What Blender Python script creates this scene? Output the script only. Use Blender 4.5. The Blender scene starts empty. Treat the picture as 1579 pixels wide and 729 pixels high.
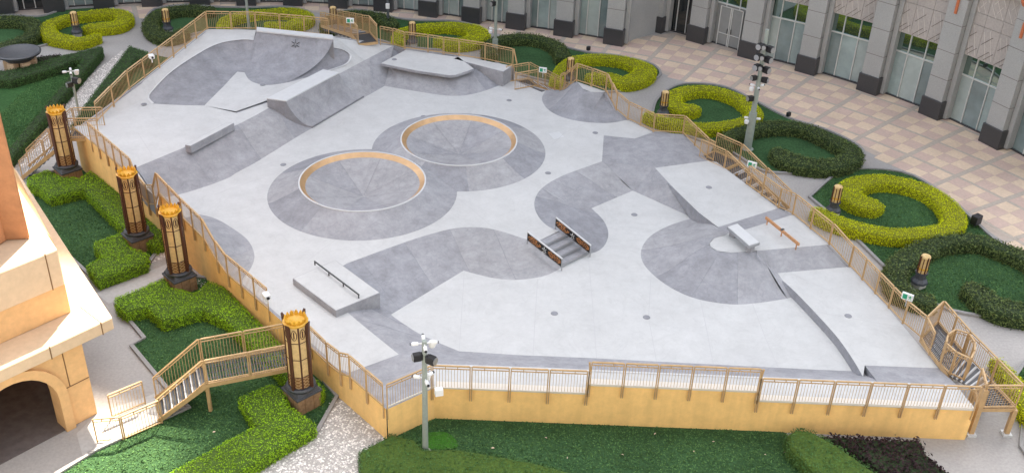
import bpy, bmesh, math, random
import numpy as np
from mathutils import Vector, Matrix
from mathutils.geometry import delaunay_2d_cdt, tessellate_polygon
random.seed(7); rng = np.random.default_rng(11)
SC = bpy.context.scene
COL = SC.collection

# ---------------------------------------------------------------- camera
cd = bpy.data.cameras.new('camera'); cam = bpy.data.objects.new('camera', cd); COL.objects.link(cam)
cd.sensor_width = 36.0; cd.lens = 36.0 * 1610 / 1579; cd.clip_start = 0.5; cd.clip_end = 2000
cam.matrix_world = Matrix(((0.99913307, -0.04163054, 0.0, 0.0), (0.02162786, 0.51906873, -0.85445883, 0.0),
                           (0.03557159, 0.85371808, 0.51951911, 26.5), (0, 0, 0, 1)))
SC.camera = cam
# ---------------------------------------------------------------- sky, sun, exposure
SUN_EL, SUN_AZ = math.radians(54), math.radians(6)      # sun stands behind the podium building, a little to the right
w = bpy.data.worlds.new('World'); SC.world = w; w.use_nodes = True
nt = w.node_tree; nt.nodes.clear()
sky = nt.nodes.new('ShaderNodeTexSky'); sky.sky_type = 'NISHITA'; sky.sun_disc = False
sky.sun_elevation = SUN_EL; sky.sun_rotation = SUN_AZ; sky.dust_density = 3.0; sky.air_density = 1.0; sky.ozone_density = 1.0
hs = nt.nodes.new('ShaderNodeHueSaturation'); hs.inputs['Saturation'].default_value = 0.36
bg = nt.nodes.new('ShaderNodeBackground'); bg.inputs['Strength'].default_value = 0.115
wo = nt.nodes.new('ShaderNodeOutputWorld')
nt.links.new(sky.outputs[0], hs.inputs['Color']); nt.links.new(hs.outputs[0], bg.inputs['Color']); nt.links.new(bg.outputs[0], wo.inputs[0])
sd = bpy.data.lights.new('sun', 'SUN'); sd.energy = 5.0; sd.angle = math.radians(1.3); sd.color = (1.0, 0.89, 0.72)
sun = bpy.data.objects.new('sun', sd); COL.objects.link(sun)
sdir = Vector((math.sin(SUN_AZ) * math.cos(SUN_EL), math.cos(SUN_AZ) * math.cos(SUN_EL), math.sin(SUN_EL)))
sun.rotation_euler = sdir.to_track_quat('Z', 'Y').to_euler(); sun.location = (60, 60, 90)
SC.view_settings.view_transform = 'Standard'; SC.view_settings.look = 'None'
SC.view_settings.exposure = 2.03; SC.view_settings.gamma = 1.0; SC.view_settings.use_curve_mapping = False

# ---------------------------------------------------------------- materials
MATS = {}
def mat(name, col, rough=0.7, var=0.0, scale=3.0, bump=0.0, bscale=40.0, metal=0.0, island=0.0, spec=0.5, col2=None, detail=4.0, big=0.0, fine=0.0, stain=0.0, streak=0.0):
    m = bpy.data.materials.new(name); m.use_nodes = True; n = m.node_tree; b = n.nodes['Principled BSDF']
    b.inputs['Roughness'].default_value = rough; b.inputs['Metallic'].default_value = metal
    b.inputs['Specular IOR Level'].default_value = spec
    b.inputs['Base Color'].default_value = (*col, 1)
    geo = n.nodes.new('ShaderNodeNewGeometry'); pos = geo.outputs['Position']
    cur = None
    if var > 0 or col2 is not None:
        t = n.nodes.new('ShaderNodeTexNoise'); t.inputs['Scale'].default_value = scale; t.inputs['Detail'].default_value = detail; t.inputs['Roughness'].default_value = 0.62
        n.links.new(pos, t.inputs['Vector'])
        r = n.nodes.new('ShaderNodeValToRGB'); r.color_ramp.elements[0].position = 0.33; r.color_ramp.elements[1].position = 0.68
        c2 = col2 if col2 is not None else tuple(min(1, c * (1 + var)) for c in col)
        c1 = col if col2 is not None else tuple(c * (1 - var) for c in col)
        r.color_ramp.elements[0].color = (*c1, 1); r.color_ramp.elements[1].color = (*c2, 1)
        n.links.new(t.outputs['Fac'], r.inputs['Fac']); cur = r.outputs['Color']
    if big > 0:
        t = n.nodes.new('ShaderNodeTexNoise'); t.inputs['Scale'].default_value = 0.35; t.inputs['Detail'].default_value = 5
        n.links.new(pos, t.inputs['Vector'])
        mr = n.nodes.new('ShaderNodeMapRange'); mr.inputs[1].default_value = 0.3; mr.inputs[2].default_value = 0.7; mr.inputs[3].default_value = 1 - big; mr.inputs[4].default_value = 1 + big
        n.links.new(t.outputs['Fac'], mr.inputs[0])
        mx = n.nodes.new('ShaderNodeVectorMath'); mx.operation = 'SCALE'
        if cur: n.links.new(cur, mx.inputs[0])
        else: mx.inputs[0].default_value = col
        n.links.new(mr.outputs[0], mx.inputs['Scale']); cur = mx.outputs[0]
    if fine > 0:
        t = n.nodes.new('ShaderNodeTexNoise'); t.inputs['Scale'].default_value = 7.0; t.inputs['Detail'].default_value = 8; t.inputs['Roughness'].default_value = 0.75; t.inputs['Distortion'].default_value = 0.6
        n.links.new(pos, t.inputs['Vector'])
        mr = n.nodes.new('ShaderNodeMapRange'); mr.inputs[1].default_value = 0.3; mr.inputs[2].default_value = 0.7; mr.inputs[3].default_value = 1 - fine; mr.inputs[4].default_value = 1 + fine
        n.links.new(t.outputs['Fac'], mr.inputs[0])
        mx = n.nodes.new('ShaderNodeVectorMath'); mx.operation = 'SCALE'; n.links.new(cur, mx.inputs[0]); n.links.new(mr.outputs[0], mx.inputs['Scale']); cur = mx.outputs[0]
    if stain > 0:
        t = n.nodes.new('ShaderNodeTexNoise'); t.inputs['Scale'].default_value = 0.55; t.inputs['Detail'].default_value = 3; t.inputs['Distortion'].default_value = 1.6
        n.links.new(pos, t.inputs['Vector'])
        rp = n.nodes.new('ShaderNodeValToRGB'); e_ = rp.color_ramp.elements; e_[0].position = 0.44; e_[0].color = (1, 1, 1, 1); e_[1].position = 0.60; e_[1].color = (1, 1, 1, 1)
        for ps, vl in ((0.49, 1 - stain * .5), (0.505, 1 - stain), (0.515, 1.0)): x_ = e_.new(ps); x_.color = (vl, vl, vl, 1)
        n.links.new(t.outputs['Fac'], rp.inputs['Fac'])
        mx = n.nodes.new('ShaderNodeVectorMath'); mx.operation = 'MULTIPLY'; n.links.new(cur, mx.inputs[0]); n.links.new(rp.outputs['Color'], mx.inputs[1]); cur = mx.outputs[0]
    if streak > 0:
        mp = n.nodes.new('ShaderNodeMapping'); mp.inputs['Scale'].default_value = (3.2, 3.2, 0.22); n.links.new(pos, mp.inputs[0])
        t = n.nodes.new('ShaderNodeTexNoise'); t.inputs['Scale'].default_value = 1.0; t.inputs['Detail'].default_value = 6; n.links.new(mp.outputs[0], t.inputs['Vector'])
        mr = n.nodes.new('ShaderNodeMapRange'); mr.inputs[1].default_value = 0.35; mr.inputs[2].default_value = 0.6; mr.inputs[3].default_value = 1 - streak; mr.inputs[4].default_value = 1.0
        n.links.new(t.outputs['Fac'], mr.inputs[0])
        mx = n.nodes.new('ShaderNodeVectorMath'); mx.operation = 'SCALE'; n.links.new(cur, mx.inputs[0]); n.links.new(mr.outputs[0], mx.inputs['Scale']); cur = mx.outputs[0]
    if island > 0:
        h = n.nodes.new('ShaderNodeMapRange'); h.inputs[3].default_value = 1 - island; h.inputs[4].default_value = 1 + island
        n.links.new(geo.outputs['Random Per Island'], h.inputs[0])
        mx = n.nodes.new('ShaderNodeVectorMath'); mx.operation = 'SCALE'
        if cur: n.links.new(cur, mx.inputs[0])
        else: mx.inputs[0].default_value = col
        n.links.new(h.outputs[0], mx.inputs['Scale']); cur = mx.outputs[0]
    if cur: n.links.new(cur, b.inputs['Base Color'])
    if bump > 0:
        t = n.nodes.new('ShaderNodeTexNoise'); t.inputs['Scale'].default_value = bscale; t.inputs['Detail'].default_value = 3
        n.links.new(pos, t.inputs['Vector'])
        bp = n.nodes.new('ShaderNodeBump'); bp.inputs['Strength'].default_value = bump; bp.inputs['Distance'].default_value = 0.03
        n.links.new(t.outputs['Fac'], bp.inputs['Height']); n.links.new(bp.outputs[0], b.inputs['Normal'])
    MATS[name] = m
    return m
mat('concrete_white', (0.535, 0.54, 0.54), 0.75, var=0.05, scale=1.3, bump=0.10, bscale=25, big=0.04, detail=8, fine=0.05, stain=0.05)
mat('concrete_grey', (0.318, 0.32, 0.343), 0.7, var=0.13, scale=1.6, bump=0.12, bscale=20, big=0.09, detail=8, fine=0.13, stain=0.10)
mat('concrete_grey_warm', (0.345, 0.345, 0.362), 0.7, var=0.13, scale=1.9, bump=0.12, bscale=20, big=0.09, detail=8, fine=0.13, stain=0.10)
mat('concrete_grey_deep', (0.278, 0.282, 0.308), 0.7, var=0.14, scale=1.4, bump=0.12, bscale=20, big=0.10, detail=8, fine=0.13, stain=0.10)
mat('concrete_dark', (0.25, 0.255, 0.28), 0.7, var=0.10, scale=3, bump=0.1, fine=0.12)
mat('joint', (0.48, 0.48, 0.49), 0.8)
mat('coping', (0.60, 0.61, 0.62), 0.45, var=0.04)
mat('gold_band', (0.60, 0.385, 0.205), 0.38, var=0.10, scale=2, metal=0.5)
mat('steel', (0.42, 0.43, 0.45), 0.4, metal=0.7)
mat('dark_steel', (0.07, 0.075, 0.08), 0.45, metal=0.3)
mat('fence_paint', (0.50, 0.33, 0.165), 0.5, var=0.1, scale=4)
mat('fence_light', (0.66, 0.62, 0.56), 0.5)
mat('wall_paint', (0.95, 0.61, 0.235), 0.85, var=0.05, scale=2.5, bump=0.25, bscale=60, big=0.05, fine=0.05, streak=0.08)
mat('turf', (0.050, 0.112, 0.046), 0.95, var=0.30, scale=9, bump=0.8, bscale=160, big=0.22, spec=0.1, detail=8)
mat('blade', (0.088, 0.178, 0.060), 0.9, island=0.45, spec=0.1, big=0.25)
mat('turf_light', (0.042, 0.11, 0.034), 0.95, var=0.3, scale=9, bump=0.8, bscale=160, big=0.2, spec=0.15)
mat('grass_bright', (0.05, 0.17, 0.02), 0.95, var=0.3, scale=30, bump=0.8, bscale=160, spec=0.15)
mat('pavement', (0.38, 0.36, 0.345), 0.85, var=0.10, scale=9, bump=0.3, bscale=50, big=0.10)
mat('path_light', (0.47, 0.46, 0.45), 0.85, var=0.08, scale=6, bump=0.2, big=0.06)
mat('kerb_stone', (0.30, 0.29, 0.285), 0.8, var=0.12, scale=8, bump=0.2)
mat('tile_cream', (0.68, 0.535, 0.40), 0.7, var=0.08, scale=6, big=0.10, bump=0.1)
mat('tile_pink', (0.57, 0.425, 0.36), 0.7, var=0.08, scale=6, big=0.10, bump=0.1)
mat('tile_grey', (0.46, 0.40, 0.34), 0.75, var=0.1, scale=6, big=0.08)
mat('grout', (0.47, 0.39, 0.33), 0.9, var=0.1)
mat('granite', (0.36, 0.365, 0.365), 0.45, var=0.14, scale=22, big=0.06)
mat('granite_dark', (0.050, 0.050, 0.054), 0.3, var=0.25, scale=30)
mat('stone_beige', (0.40, 0.365, 0.345), 0.7, var=0.09, scale=8, big=0.07)
mat('stone_groove', (0.16, 0.14, 0.13), 0.8)
mat('stone_ridge', (0.58, 0.54, 0.51), 0.7)
mat('terracotta', (0.50, 0.15, 0.06), 0.6, var=0.15, scale=12)
mat('mullion', (0.62, 0.63, 0.62), 0.4, metal=0.2)
mat('door_panel', (0.26, 0.27, 0.27), 0.25, var=0.05)
mat('film_glass', (0.30, 0.375, 0.375), 0.12, var=0.10, scale=1.4, spec=0.8, big=0.12)
mat('film_glass_b', (0.19, 0.245, 0.25), 0.08, var=0.12, scale=1.1, spec=0.9, big=0.15)
mat('film_glass_c', (0.37, 0.43, 0.42), 0.16, var=0.08, scale=1.7, spec=0.7, big=0.10)
mat('mirror_glass', (0.32, 0.42, 0.39), 0.02, metal=0.92)
mat('dark_glass', (0.02, 0.024, 0.026), 0.06, spec=0.8)
mat('orange_stone', (0.43, 0.195, 0.088), 0.75, var=0.12, scale=3, bump=0.15, big=0.12)
mat('sand_stone', (0.66, 0.40, 0.185), 0.8, var=0.08, scale=4, bump=0.15, big=0.08)
mat('cream_stone', (0.62, 0.46, 0.31), 0.8, var=0.06, scale=4, bump=0.1, big=0.05)
mat('stone_seam', (0.20, 0.11, 0.05), 0.9)
mat('dim_floor', (0.14, 0.12, 0.115), 0.7, var=0.2, scale=3)
mat('lantern_wood', (0.075, 0.026, 0.014), 0.5, var=0.25, scale=15)
mat('lantern_cream', (0.66, 0.47, 0.22), 0.55, var=0.14, scale=8)
mat('lantern_lattice', (0.24, 0.12, 0.04), 0.6, var=0.3, scale=25)
mat('lantern_gold', (0.66, 0.36, 0.03), 0.4, var=0.1, scale=10)
mat('pedestal_stone', (0.30, 0.185, 0.105), 0.8, var=0.25, scale=7, bump=0.25, big=0.1)
mat('slate', (0.055, 0.06, 0.072), 0.45, var=0.25, scale=15)
mat('pedestal_white', (0.50, 0.49, 0.47), 0.8, var=0.1)
mat('pole_paint', (0.30, 0.34, 0.31), 0.5, var=0.08, scale=6)
mat('pole_dark', (0.09, 0.10, 0.11), 0.5)
mat('white_plastic', (0.78, 0.79, 0.80), 0.4)
mat('black_plastic', (0.015, 0.015, 0.018), 0.45)
mat('sign_green', (0.02, 0.30, 0.16), 0.4)
mat('grating', (0.10, 0.105, 0.115), 0.55, var=0.15, scale=30, metal=0.3)
mat('tread_edge', (0.55, 0.56, 0.58), 0.5)
mat('rail_wood', (0.50, 0.25, 0.11), 0.5, var=0.2, scale=10)
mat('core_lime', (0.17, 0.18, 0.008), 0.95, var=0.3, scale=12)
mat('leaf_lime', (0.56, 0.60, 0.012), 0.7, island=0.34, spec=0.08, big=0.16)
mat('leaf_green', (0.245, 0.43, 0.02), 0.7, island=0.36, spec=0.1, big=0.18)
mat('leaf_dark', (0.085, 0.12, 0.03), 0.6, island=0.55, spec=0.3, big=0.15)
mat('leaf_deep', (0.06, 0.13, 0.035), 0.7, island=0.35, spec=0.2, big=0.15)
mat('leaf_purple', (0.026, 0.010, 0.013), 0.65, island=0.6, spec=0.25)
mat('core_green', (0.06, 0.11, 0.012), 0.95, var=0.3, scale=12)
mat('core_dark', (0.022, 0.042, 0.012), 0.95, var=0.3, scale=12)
mat('gravel_base', (0.44, 0.41, 0.385), 0.9, var=0.3, scale=30, bump=0.8, bscale=60)
mat('pebble', (0.68, 0.645, 0.61), 0.8, island=0.4)
mat('tower_stone', (0.42, 0.37, 0.33), 0.7, var=0.08)
mat('tower_glass', (0.10, 0.13, 0.15), 0.1, spec=0.8)

def panel_print():
    """black board with two orange flake ovals, flat print in the board's own coordinates"""
    m = bpy.data.materials.new('board_print'); m.use_nodes = True; n = m.node_tree; b = n.nodes['Principled BSDF']; b.inputs['Roughness'].default_value = 0.5
    tc = n.nodes.new('ShaderNodeTexCoord'); sp = n.nodes.new('ShaderNodeSeparateXYZ'); n.links.new(tc.outputs['UV'], sp.inputs[0])
    def M(op, a, bb=None):
        k = n.nodes.new('ShaderNodeMath'); k.operation = op
        for i, v in enumerate((a, bb)):
            if v is None: continue
            if isinstance(v, (int, float)): k.inputs[i].default_value = v
            else: n.links.new(v, k.inputs[i])
        return k.outputs[0]
    x = M('ABSOLUTE', M('SUBTRACT', sp.outputs[0], 0.5)); dx = M('DIVIDE', M('SUBTRACT', x, 0.29), 0.19); dy = M('DIVIDE', M('SUBTRACT', sp.outputs[1], 0.5), 0.42)
    inside = M('LESS_THAN', M('ADD', M('MULTIPLY', dx, dx), M('MULTIPLY', dy, dy)), 1.0)
    mp = n.nodes.new('ShaderNodeMapping'); mp.inputs['Scale'].default_value = (26, 7, 1); n.links.new(tc.outputs['UV'], mp.inputs[0])
    v = n.nodes.new('ShaderNodeTexVoronoi'); v.feature = 'DISTANCE_TO_EDGE'; v.inputs['Scale'].default_value = 1.0; n.links.new(mp.outputs[0], v.inputs['Vector'])
    flake = M('GREATER_THAN', v.outputs['Distance'], 0.14); fac = M('MULTIPLY', inside, flake)
    mx = n.nodes.new('ShaderNodeMix'); mx.data_type = 'RGBA'; mx.inputs[6].default_value = (0.012, 0.010, 0.010, 1); mx.inputs[7].default_value = (0.62, 0.25, 0.07, 1)
    n.links.new(fac, mx.inputs[0]); n.links.new(mx.outputs[2], b.inputs['Base Color']); MATS['board_print'] = m
panel_print()

# ---------------------------------------------------------------- helpers
class MB:
    def __init__(s): s.v = []; s.f = []; s.m = []
    def add(s, vs, fs, mi=0):
        o = len(s.v); s.v += [tuple(p) for p in vs]; s.f += [tuple(i + o for i in f) for f in fs]; s.m += [mi] * len(fs); return s
    def box(s, c, size, rz=0.0, mi=0, tilt=None):
        hx, hy, hz = size[0] / 2, size[1] / 2, size[2] / 2; ca, sa = math.cos(rz), math.sin(rz); vs = []
        for z in (-hz, hz):
            for x, y in ((-hx, -hy), (hx, -hy), (hx, hy), (-hx, hy)):
                vs.append((c[0] + x * ca - y * sa, c[1] + x * sa + y * ca, c[2] + z))
        return s.add(vs, [(3, 2, 1, 0), (4, 5, 6, 7), (0, 1, 5, 4), (1, 2, 6, 5), (2, 3, 7, 6), (3, 0, 4, 7)], mi)
    def bar(s, p, q, wd, ht=None, mi=0):
        p, q = Vector(p), Vector(q); ht = ht or wd; d = (q - p).normalized()
        up = Vector((0, 0, 1)) if abs(d.z) < 0.95 else Vector((0, 1, 0))
        a = d.cross(up).normalized(); b = a.cross(d).normalized(); a *= wd / 2; b *= ht / 2
        vs = [p - a - b, p + a - b, p + a + b, p - a + b, q - a - b, q + a - b, q + a + b, q - a + b]
        return s.add(vs, [(3, 2, 1, 0), (4, 5, 6, 7), (0, 1, 5, 4), (1, 2, 6, 5), (2, 3, 7, 6), (3, 0, 4, 7)], mi)
    def tube(s, p, q, r0, r1=None, n=10, mi=0):
        p, q = Vector(p), Vector(q); r1 = r0 if r1 is None else r1; d = (q - p).normalized()
        up = Vector((0, 0, 1)) if abs(d.z) < 0.95 else Vector((0, 1, 0)); a = d.cross(up).normalized(); b = a.cross(d)
        vs = []
        for c, r in ((p, r0), (q, r1)):
            for i in range(n): t = 2 * math.pi * i / n; vs.append(c + a * (r * math.cos(t)) + b * (r * math.sin(t)))
        fs = [(i, (i + 1) % n, n + (i + 1) % n, n + i) for i in range(n)] + [tuple(range(n - 1, -1, -1)), tuple(range(n, 2 * n))]
        return s.add(vs, fs, mi)
    def sector(s, prof, a0, a1, n, c):
        k = len(prof); vs = []
        for i in range(n + 1):
            t = a0 + (a1 - a0) * i / n
            for r, z in prof: vs.append((c[0] + r * math.cos(t), c[1] + r * math.sin(t), c[2] + z))
        return s.add(vs, [(i * k + a, (i + 1) * k + a, (i + 1) * k + a + 1, i * k + a + 1) for i in range(n) for a in range(k - 1)])
    def lathe(s, prof, n=24, c=(0, 0, 0), mi=0, closed=False, ph=0.0):
        vs = []; fs = []; k = len(prof)
        for i in range(n):
            t = 2 * math.pi * i / n + ph
            for r, z in prof: vs.append((c[0] + r * math.cos(t), c[1] + r * math.sin(t), c[2] + z))
        for i in range(n):
            j = (i + 1) % n
            for a in range(k - 1): fs.append((i * k + a, j * k + a, j * k + a + 1, i * k + a + 1))
            if closed: fs.append((i * k + k - 1, j * k + k - 1, j * k, i * k))
        return s.add(vs, fs, mi)
    def prism(s, poly, z0, z1, mi=0):
        """poly: CCW xy list; z0/z1 numbers or per-vertex lists"""
        n = len(poly); Z0 = z0 if isinstance(z0, (list, tuple)) else [z0] * n; Z1 = z1 if isinstance(z1, (list, tuple)) else [z1] * n
        if sum(poly[i][0] * poly[(i + 1) % n][1] - poly[(i + 1) % n][0] * poly[i][1] for i in range(n)) < 0:
            poly = poly[::-1]; Z0 = Z0[::-1]; Z1 = Z1[::-1]
        vs = [(p[0], p[1], a) for p, a in zip(poly, Z0)] + [(p[0], p[1], a) for p, a in zip(poly, Z1)]
        fs = [(i, (i + 1) % n, n + (i + 1) % n, n + i) for i in range(n)]
        tri = tessellate_polygon([[Vector((p[0], p[1], 0)) for p in poly]])
        for t in tri:
            a, b, c = (Vector((poly[i][0], poly[i][1])) for i in t); cr_ = (b - a).x * (c - a).y - (b - a).y * (c - a).x
            t = tuple(t) if cr_ > 0 else tuple(t)[::-1]
            fs.append(tuple(n + i for i in t)); fs.append(tuple(t)[::-1])
        return s.add(vs, fs, mi)
    def build(s, name, mats, parent=None, smooth=False, loc=None):
        me = bpy.data.meshes.new(name); me.from_pydata(s.v, [], s.f)
        for k in ([mats] if isinstance(mats, str) else mats): me.materials.append(MATS[k])
        if any(s.m): me.polygons.foreach_set('material_index', s.m)
        if smooth: me.polygons.foreach_set('use_smooth', [True] * len(me.polygons))
        me.update()
        o = bpy.data.objects.new(name, me); COL.objects.link(o)
        if parent is not None: o.parent = parent
        if loc is not None: o.location = loc
        return o
def autosmooth(o, ang=40):
    bm = bmesh.new(); bm.from_mesh(o.data); bmesh.ops.remove_doubles(bm, verts=bm.verts, dist=1e-4)
    for e in bm.edges:
        e.smooth = len(e.link_faces) == 2 and e.calc_face_angle(0) < math.radians(ang)
    for f_ in bm.faces: f_.smooth = True
    bm.to_mesh(o.data); bm.free(); return o
def bevel(o, wd=0.02, seg=2):
    bm = bmesh.new(); bm.from_mesh(o.data); bmesh.ops.remove_doubles(bm, verts=bm.verts, dist=1e-4)
    bmesh.ops.recalc_face_normals(bm, faces=bm.faces)
    es = [e for e in bm.edges if len(e.link_faces) == 2 and e.calc_face_angle(0) > 0.5]
    bmesh.ops.bevel(bm, geom=es, offset=wd, segments=seg, affect='EDGES', profile=0.6); bm.to_mesh(o.data); bm.free(); return o
def empty(name, loc=(0, 0, 0), rz=0.0):
    o = bpy.data.objects.new(name, None); COL.objects.link(o); o.location = loc; o.rotation_euler = (0, 0, rz); o.empty_display_size = 0.3; return o
def tag(o, label, cat, group=None):
    o['label'] = label; o['category'] = cat
    if group: o['group'] = group
    return o
def struct(o): o['kind'] = 'structure'; return o
def stuff(o): o['kind'] = 'stuff'; return o
def dup(o, parent=None):
    c = o.copy(); COL.objects.link(c); c.parent = parent
    for ch in o.children:
        dup(ch, c)
    return c
def crv(pts, n, smooth=True):
    """n points along a (smoothed) chain of 3D points, even by chord length"""
    P = [Vector(p) for p in pts]; fine = []
    for i in range(len(P) - 1):
        p0 = P[max(i - 1, 0)]; p1 = P[i]; p2 = P[i + 1]; p3 = P[min(i + 2, len(P) - 1)]
        for k in range(12):
            t = k / 12
            fine.append(p1.lerp(p2, t) if not smooth else 0.5 * ((2 * p1) + (p2 - p0) * t + (2 * p0 - 5 * p1 + 4 * p2 - p3) * t * t + (3 * p1 - p0 - 3 * p2 + p3) * t ** 3))
    fine.append(P[-1]); L = [0.0]
    for a, b in zip(fine, fine[1:]): L.append(L[-1] + (b - a).length)
    out = []; j = 0
    for i in range(n):
        d = L[-1] * i / (n - 1)
        while j < len(L) - 2 and L[j + 1] < d: j += 1
        t = (d - L[j]) / max(L[j + 1] - L[j], 1e-9); out.append(tuple(fine[j].lerp(fine[j + 1], min(max(t, 0), 1))))
    return out
def clean(loop):
    out = []
    for p in loop:
        if not out or math.hypot(p[0] - out[-1][0], p[1] - out[-1][1]) > 0.01: out.append(p)
    if math.hypot(out[0][0] - out[-1][0], out[0][1] - out[-1][1]) <= 0.01: out.pop()
    return out
def region(name, loop, material, parent, lift=0.0, holes=()):
    """flat or gently sloping sheet filling a 3D loop"""
    loop = clean(loop); n = len(loop)
    hp = []; he = []
    for hx, hy, hr, hz in holes:
        b0 = n + len(hp); hp += [(hx + hr * math.cos(2 * math.pi * i / 72), hy + hr * math.sin(2 * math.pi * i / 72), hz) for i in range(72)]; he += [(b0 + i, b0 + (i + 1) % 72) for i in range(72)]
    loop = loop + hp
    vs, es, fs, ov, oe, of = delaunay_2d_cdt([Vector((p[0], p[1])) for p in loop], he, [list(range(n))], 1, 1e-5)
    fs = [f_ for f_ in fs if not any(math.hypot(sum(vs[i][0] for i in f_) / len(f_) - h[0], sum(vs[i][1] for i in f_) / len(f_) - h[1]) < h[2] * .995 for h in holes)]
    V3 = []
    for i, v in enumerate(vs):
        if ov[i]: z = loop[ov[i][0]][2]
        else: z = min(loop, key=lambda p: (p[0] - v[0]) ** 2 + (p[1] - v[1]) ** 2)[2]
        V3.append((v[0], v[1], z + lift))
    F3 = []
    for f_ in fs:
        a, b, c = (vs[i] for i in f_[:3])
        F3.append(tuple(f_) if (b[0] - a[0]) * (c[1] - a[1]) - (b[1] - a[1]) * (c[0] - a[0]) > 0 else tuple(f_)[::-1])
    return MB().add(V3, F3).build(name, material, parent)
def loft(name, A, B, rows, material, parent, prof=lambda s: s, smooth=True):
    """surface from curve A (s=0) to curve B (s=1); height follows prof(s)"""
    n = len(A); vs = []; fs = []
    for k in range(rows + 1):
        s = k / rows
        for a, b in zip(A, B):
            vs.append((a[0] + (b[0] - a[0]) * s, a[1] + (b[1] - a[1]) * s, a[2] + (b[2] - a[2]) * prof(s)))
    for k in range(rows):
        for i in range(n - 1):
            fs.append((k * n + i, k * n + i + 1, (k + 1) * n + i + 1, (k + 1) * n + i))
    o = MB().add(vs, fs).build(name, material, parent, smooth=smooth)
    me = o.data
    if sum(p.normal.z * p.area for p in me.polygons) < 0: me.flip_normals()
    return o
quarter = lambda s: (1 - math.sqrt(max(0.0, 1 - (0.97 * s) ** 2))) / (1 - math.sqrt(1 - 0.97 ** 2))
softbank = lambda s: s + 0.08 * math.sin(math.pi * 2 * (s - 0.5)) * 0.9
def strip(name, pts, wd, material, parent, lift=0.004):
    mb = MB()
    for a, b in zip(pts, pts[1:]):
        d = Vector((b[0] - a[0], b[1] - a[1], 0)).normalized(); q = Vector((-d.y, d.x, 0)) * wd / 2
        mb.add([(a[0] - q.x, a[1] - q.y, a[2] + lift), (b[0] - q.x, b[1] - q.y, b[2] + lift), (b[0] + q.x, b[1] + q.y, b[2] + lift), (a[0] + q.x, a[1] + q.y, a[2] + lift)], [(0, 1, 2, 3)])
    return mb.build(name, material, parent)
def offset_poly(poly, d):
    """inset a CCW polygon by d (rough, by vertex normals)"""
    n = len(poly); out = []
    for i in range(n):
        p, a, b = Vector(poly[i][:2]), Vector(poly[i - 1][:2]), Vector(poly[(i + 1) % n][:2])
        n1 = (p - a); n1 = Vector((-n1.y, n1.x)).normalized(); n2 = (b - p); n2 = Vector((-n2.y, n2.x)).normalized()
        m_ = (n1 + n2); m_ = m_ / max(m_.length_squared / 2, 0.5) if m_.length > 1e-6 else n1
        out.append((p.x + m_.x * d, p.y + m_.y * d))
    return out
def ccw(poly):
    n = len(poly); A = sum(poly[i][0] * poly[(i + 1) % n][1] - poly[(i + 1) % n][0] * poly[i][1] for i in range(n))
    return list(poly) if A > 0 else list(poly)[::-1]
def inpoly(P, poly):
    x, y = P[:, 0], P[:, 1]; c = np.zeros(len(P), bool); n = len(poly)
    for i in range(n):
        x1, y1 = poly[i][:2]; x2, y2 = poly[(i + 1) % n][:2]
        if y1 == y2: continue
        c ^= ((y1 > y) != (y2 > y)) & (x < (x2 - x1) * (y - y1) / (y2 - y1) + x1)
    return c
def edge_dist(P, poly):
    d = np.full(len(P), 1e9); n = len(poly)
    for i in range(n):
        a = np.array(poly[i][:2]); b = np.array(poly[(i + 1) % n][:2]); ab = b - a; L = max(ab @ ab, 1e-9)
        t = np.clip(((P - a) @ ab) / L, 0, 1); d = np.minimum(d, np.hypot(*(P - a - t[:, None] * ab).T))
    return d
def np_mesh(name, V, F, mi, mats, parent=None):
    """V (n,3), F (m,4) quads"""
    me = bpy.data.meshes.new(name); me.vertices.add(len(V)); me.vertices.foreach_set('co', V.astype(np.float32).ravel())
    me.loops.add(F.size); me.loops.foreach_set('vertex_index', F.astype(np.int32).ravel())
    me.polygons.add(len(F)); me.polygons.foreach_set('loop_start', np.arange(0, F.size, 4, dtype=np.int32))
    me.polygons.foreach_set('material_index', np.asarray(mi, np.int32))
    for k in mats: me.materials.append(MATS[k])
    me.update(calc_edges=True); o = bpy.data.objects.new(name, me); COL.objects.link(o)
    if parent is not None: o.parent = parent
    return o
def leaf_quads(P, N, size, tilt=0.9):
    """one leaf-shaped quad per point, roughly facing along N"""
    n = len(P); D = N + rng.normal(0, tilt * 0.55, (n, 3)); D /= np.linalg.norm(D, axis=1)[:, None]
    R = rng.normal(0, 1, (n, 3)); A = np.cross(D, R); A /= np.linalg.norm(A, axis=1)[:, None]; B = np.cross(D, A)
    L = (size * rng.uniform(0.6, 1.35, n))[:, None]; W = L * 0.5
    V = np.stack([P - A * L * 0.5, P + B * W * 0.5 + D * W * .18, P + A * L * 0.5, P - B * W * 0.5 + D * W * .18], 1).reshape(-1, 3)
    return V, np.arange(4 * n).reshape(n, 4)
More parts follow.
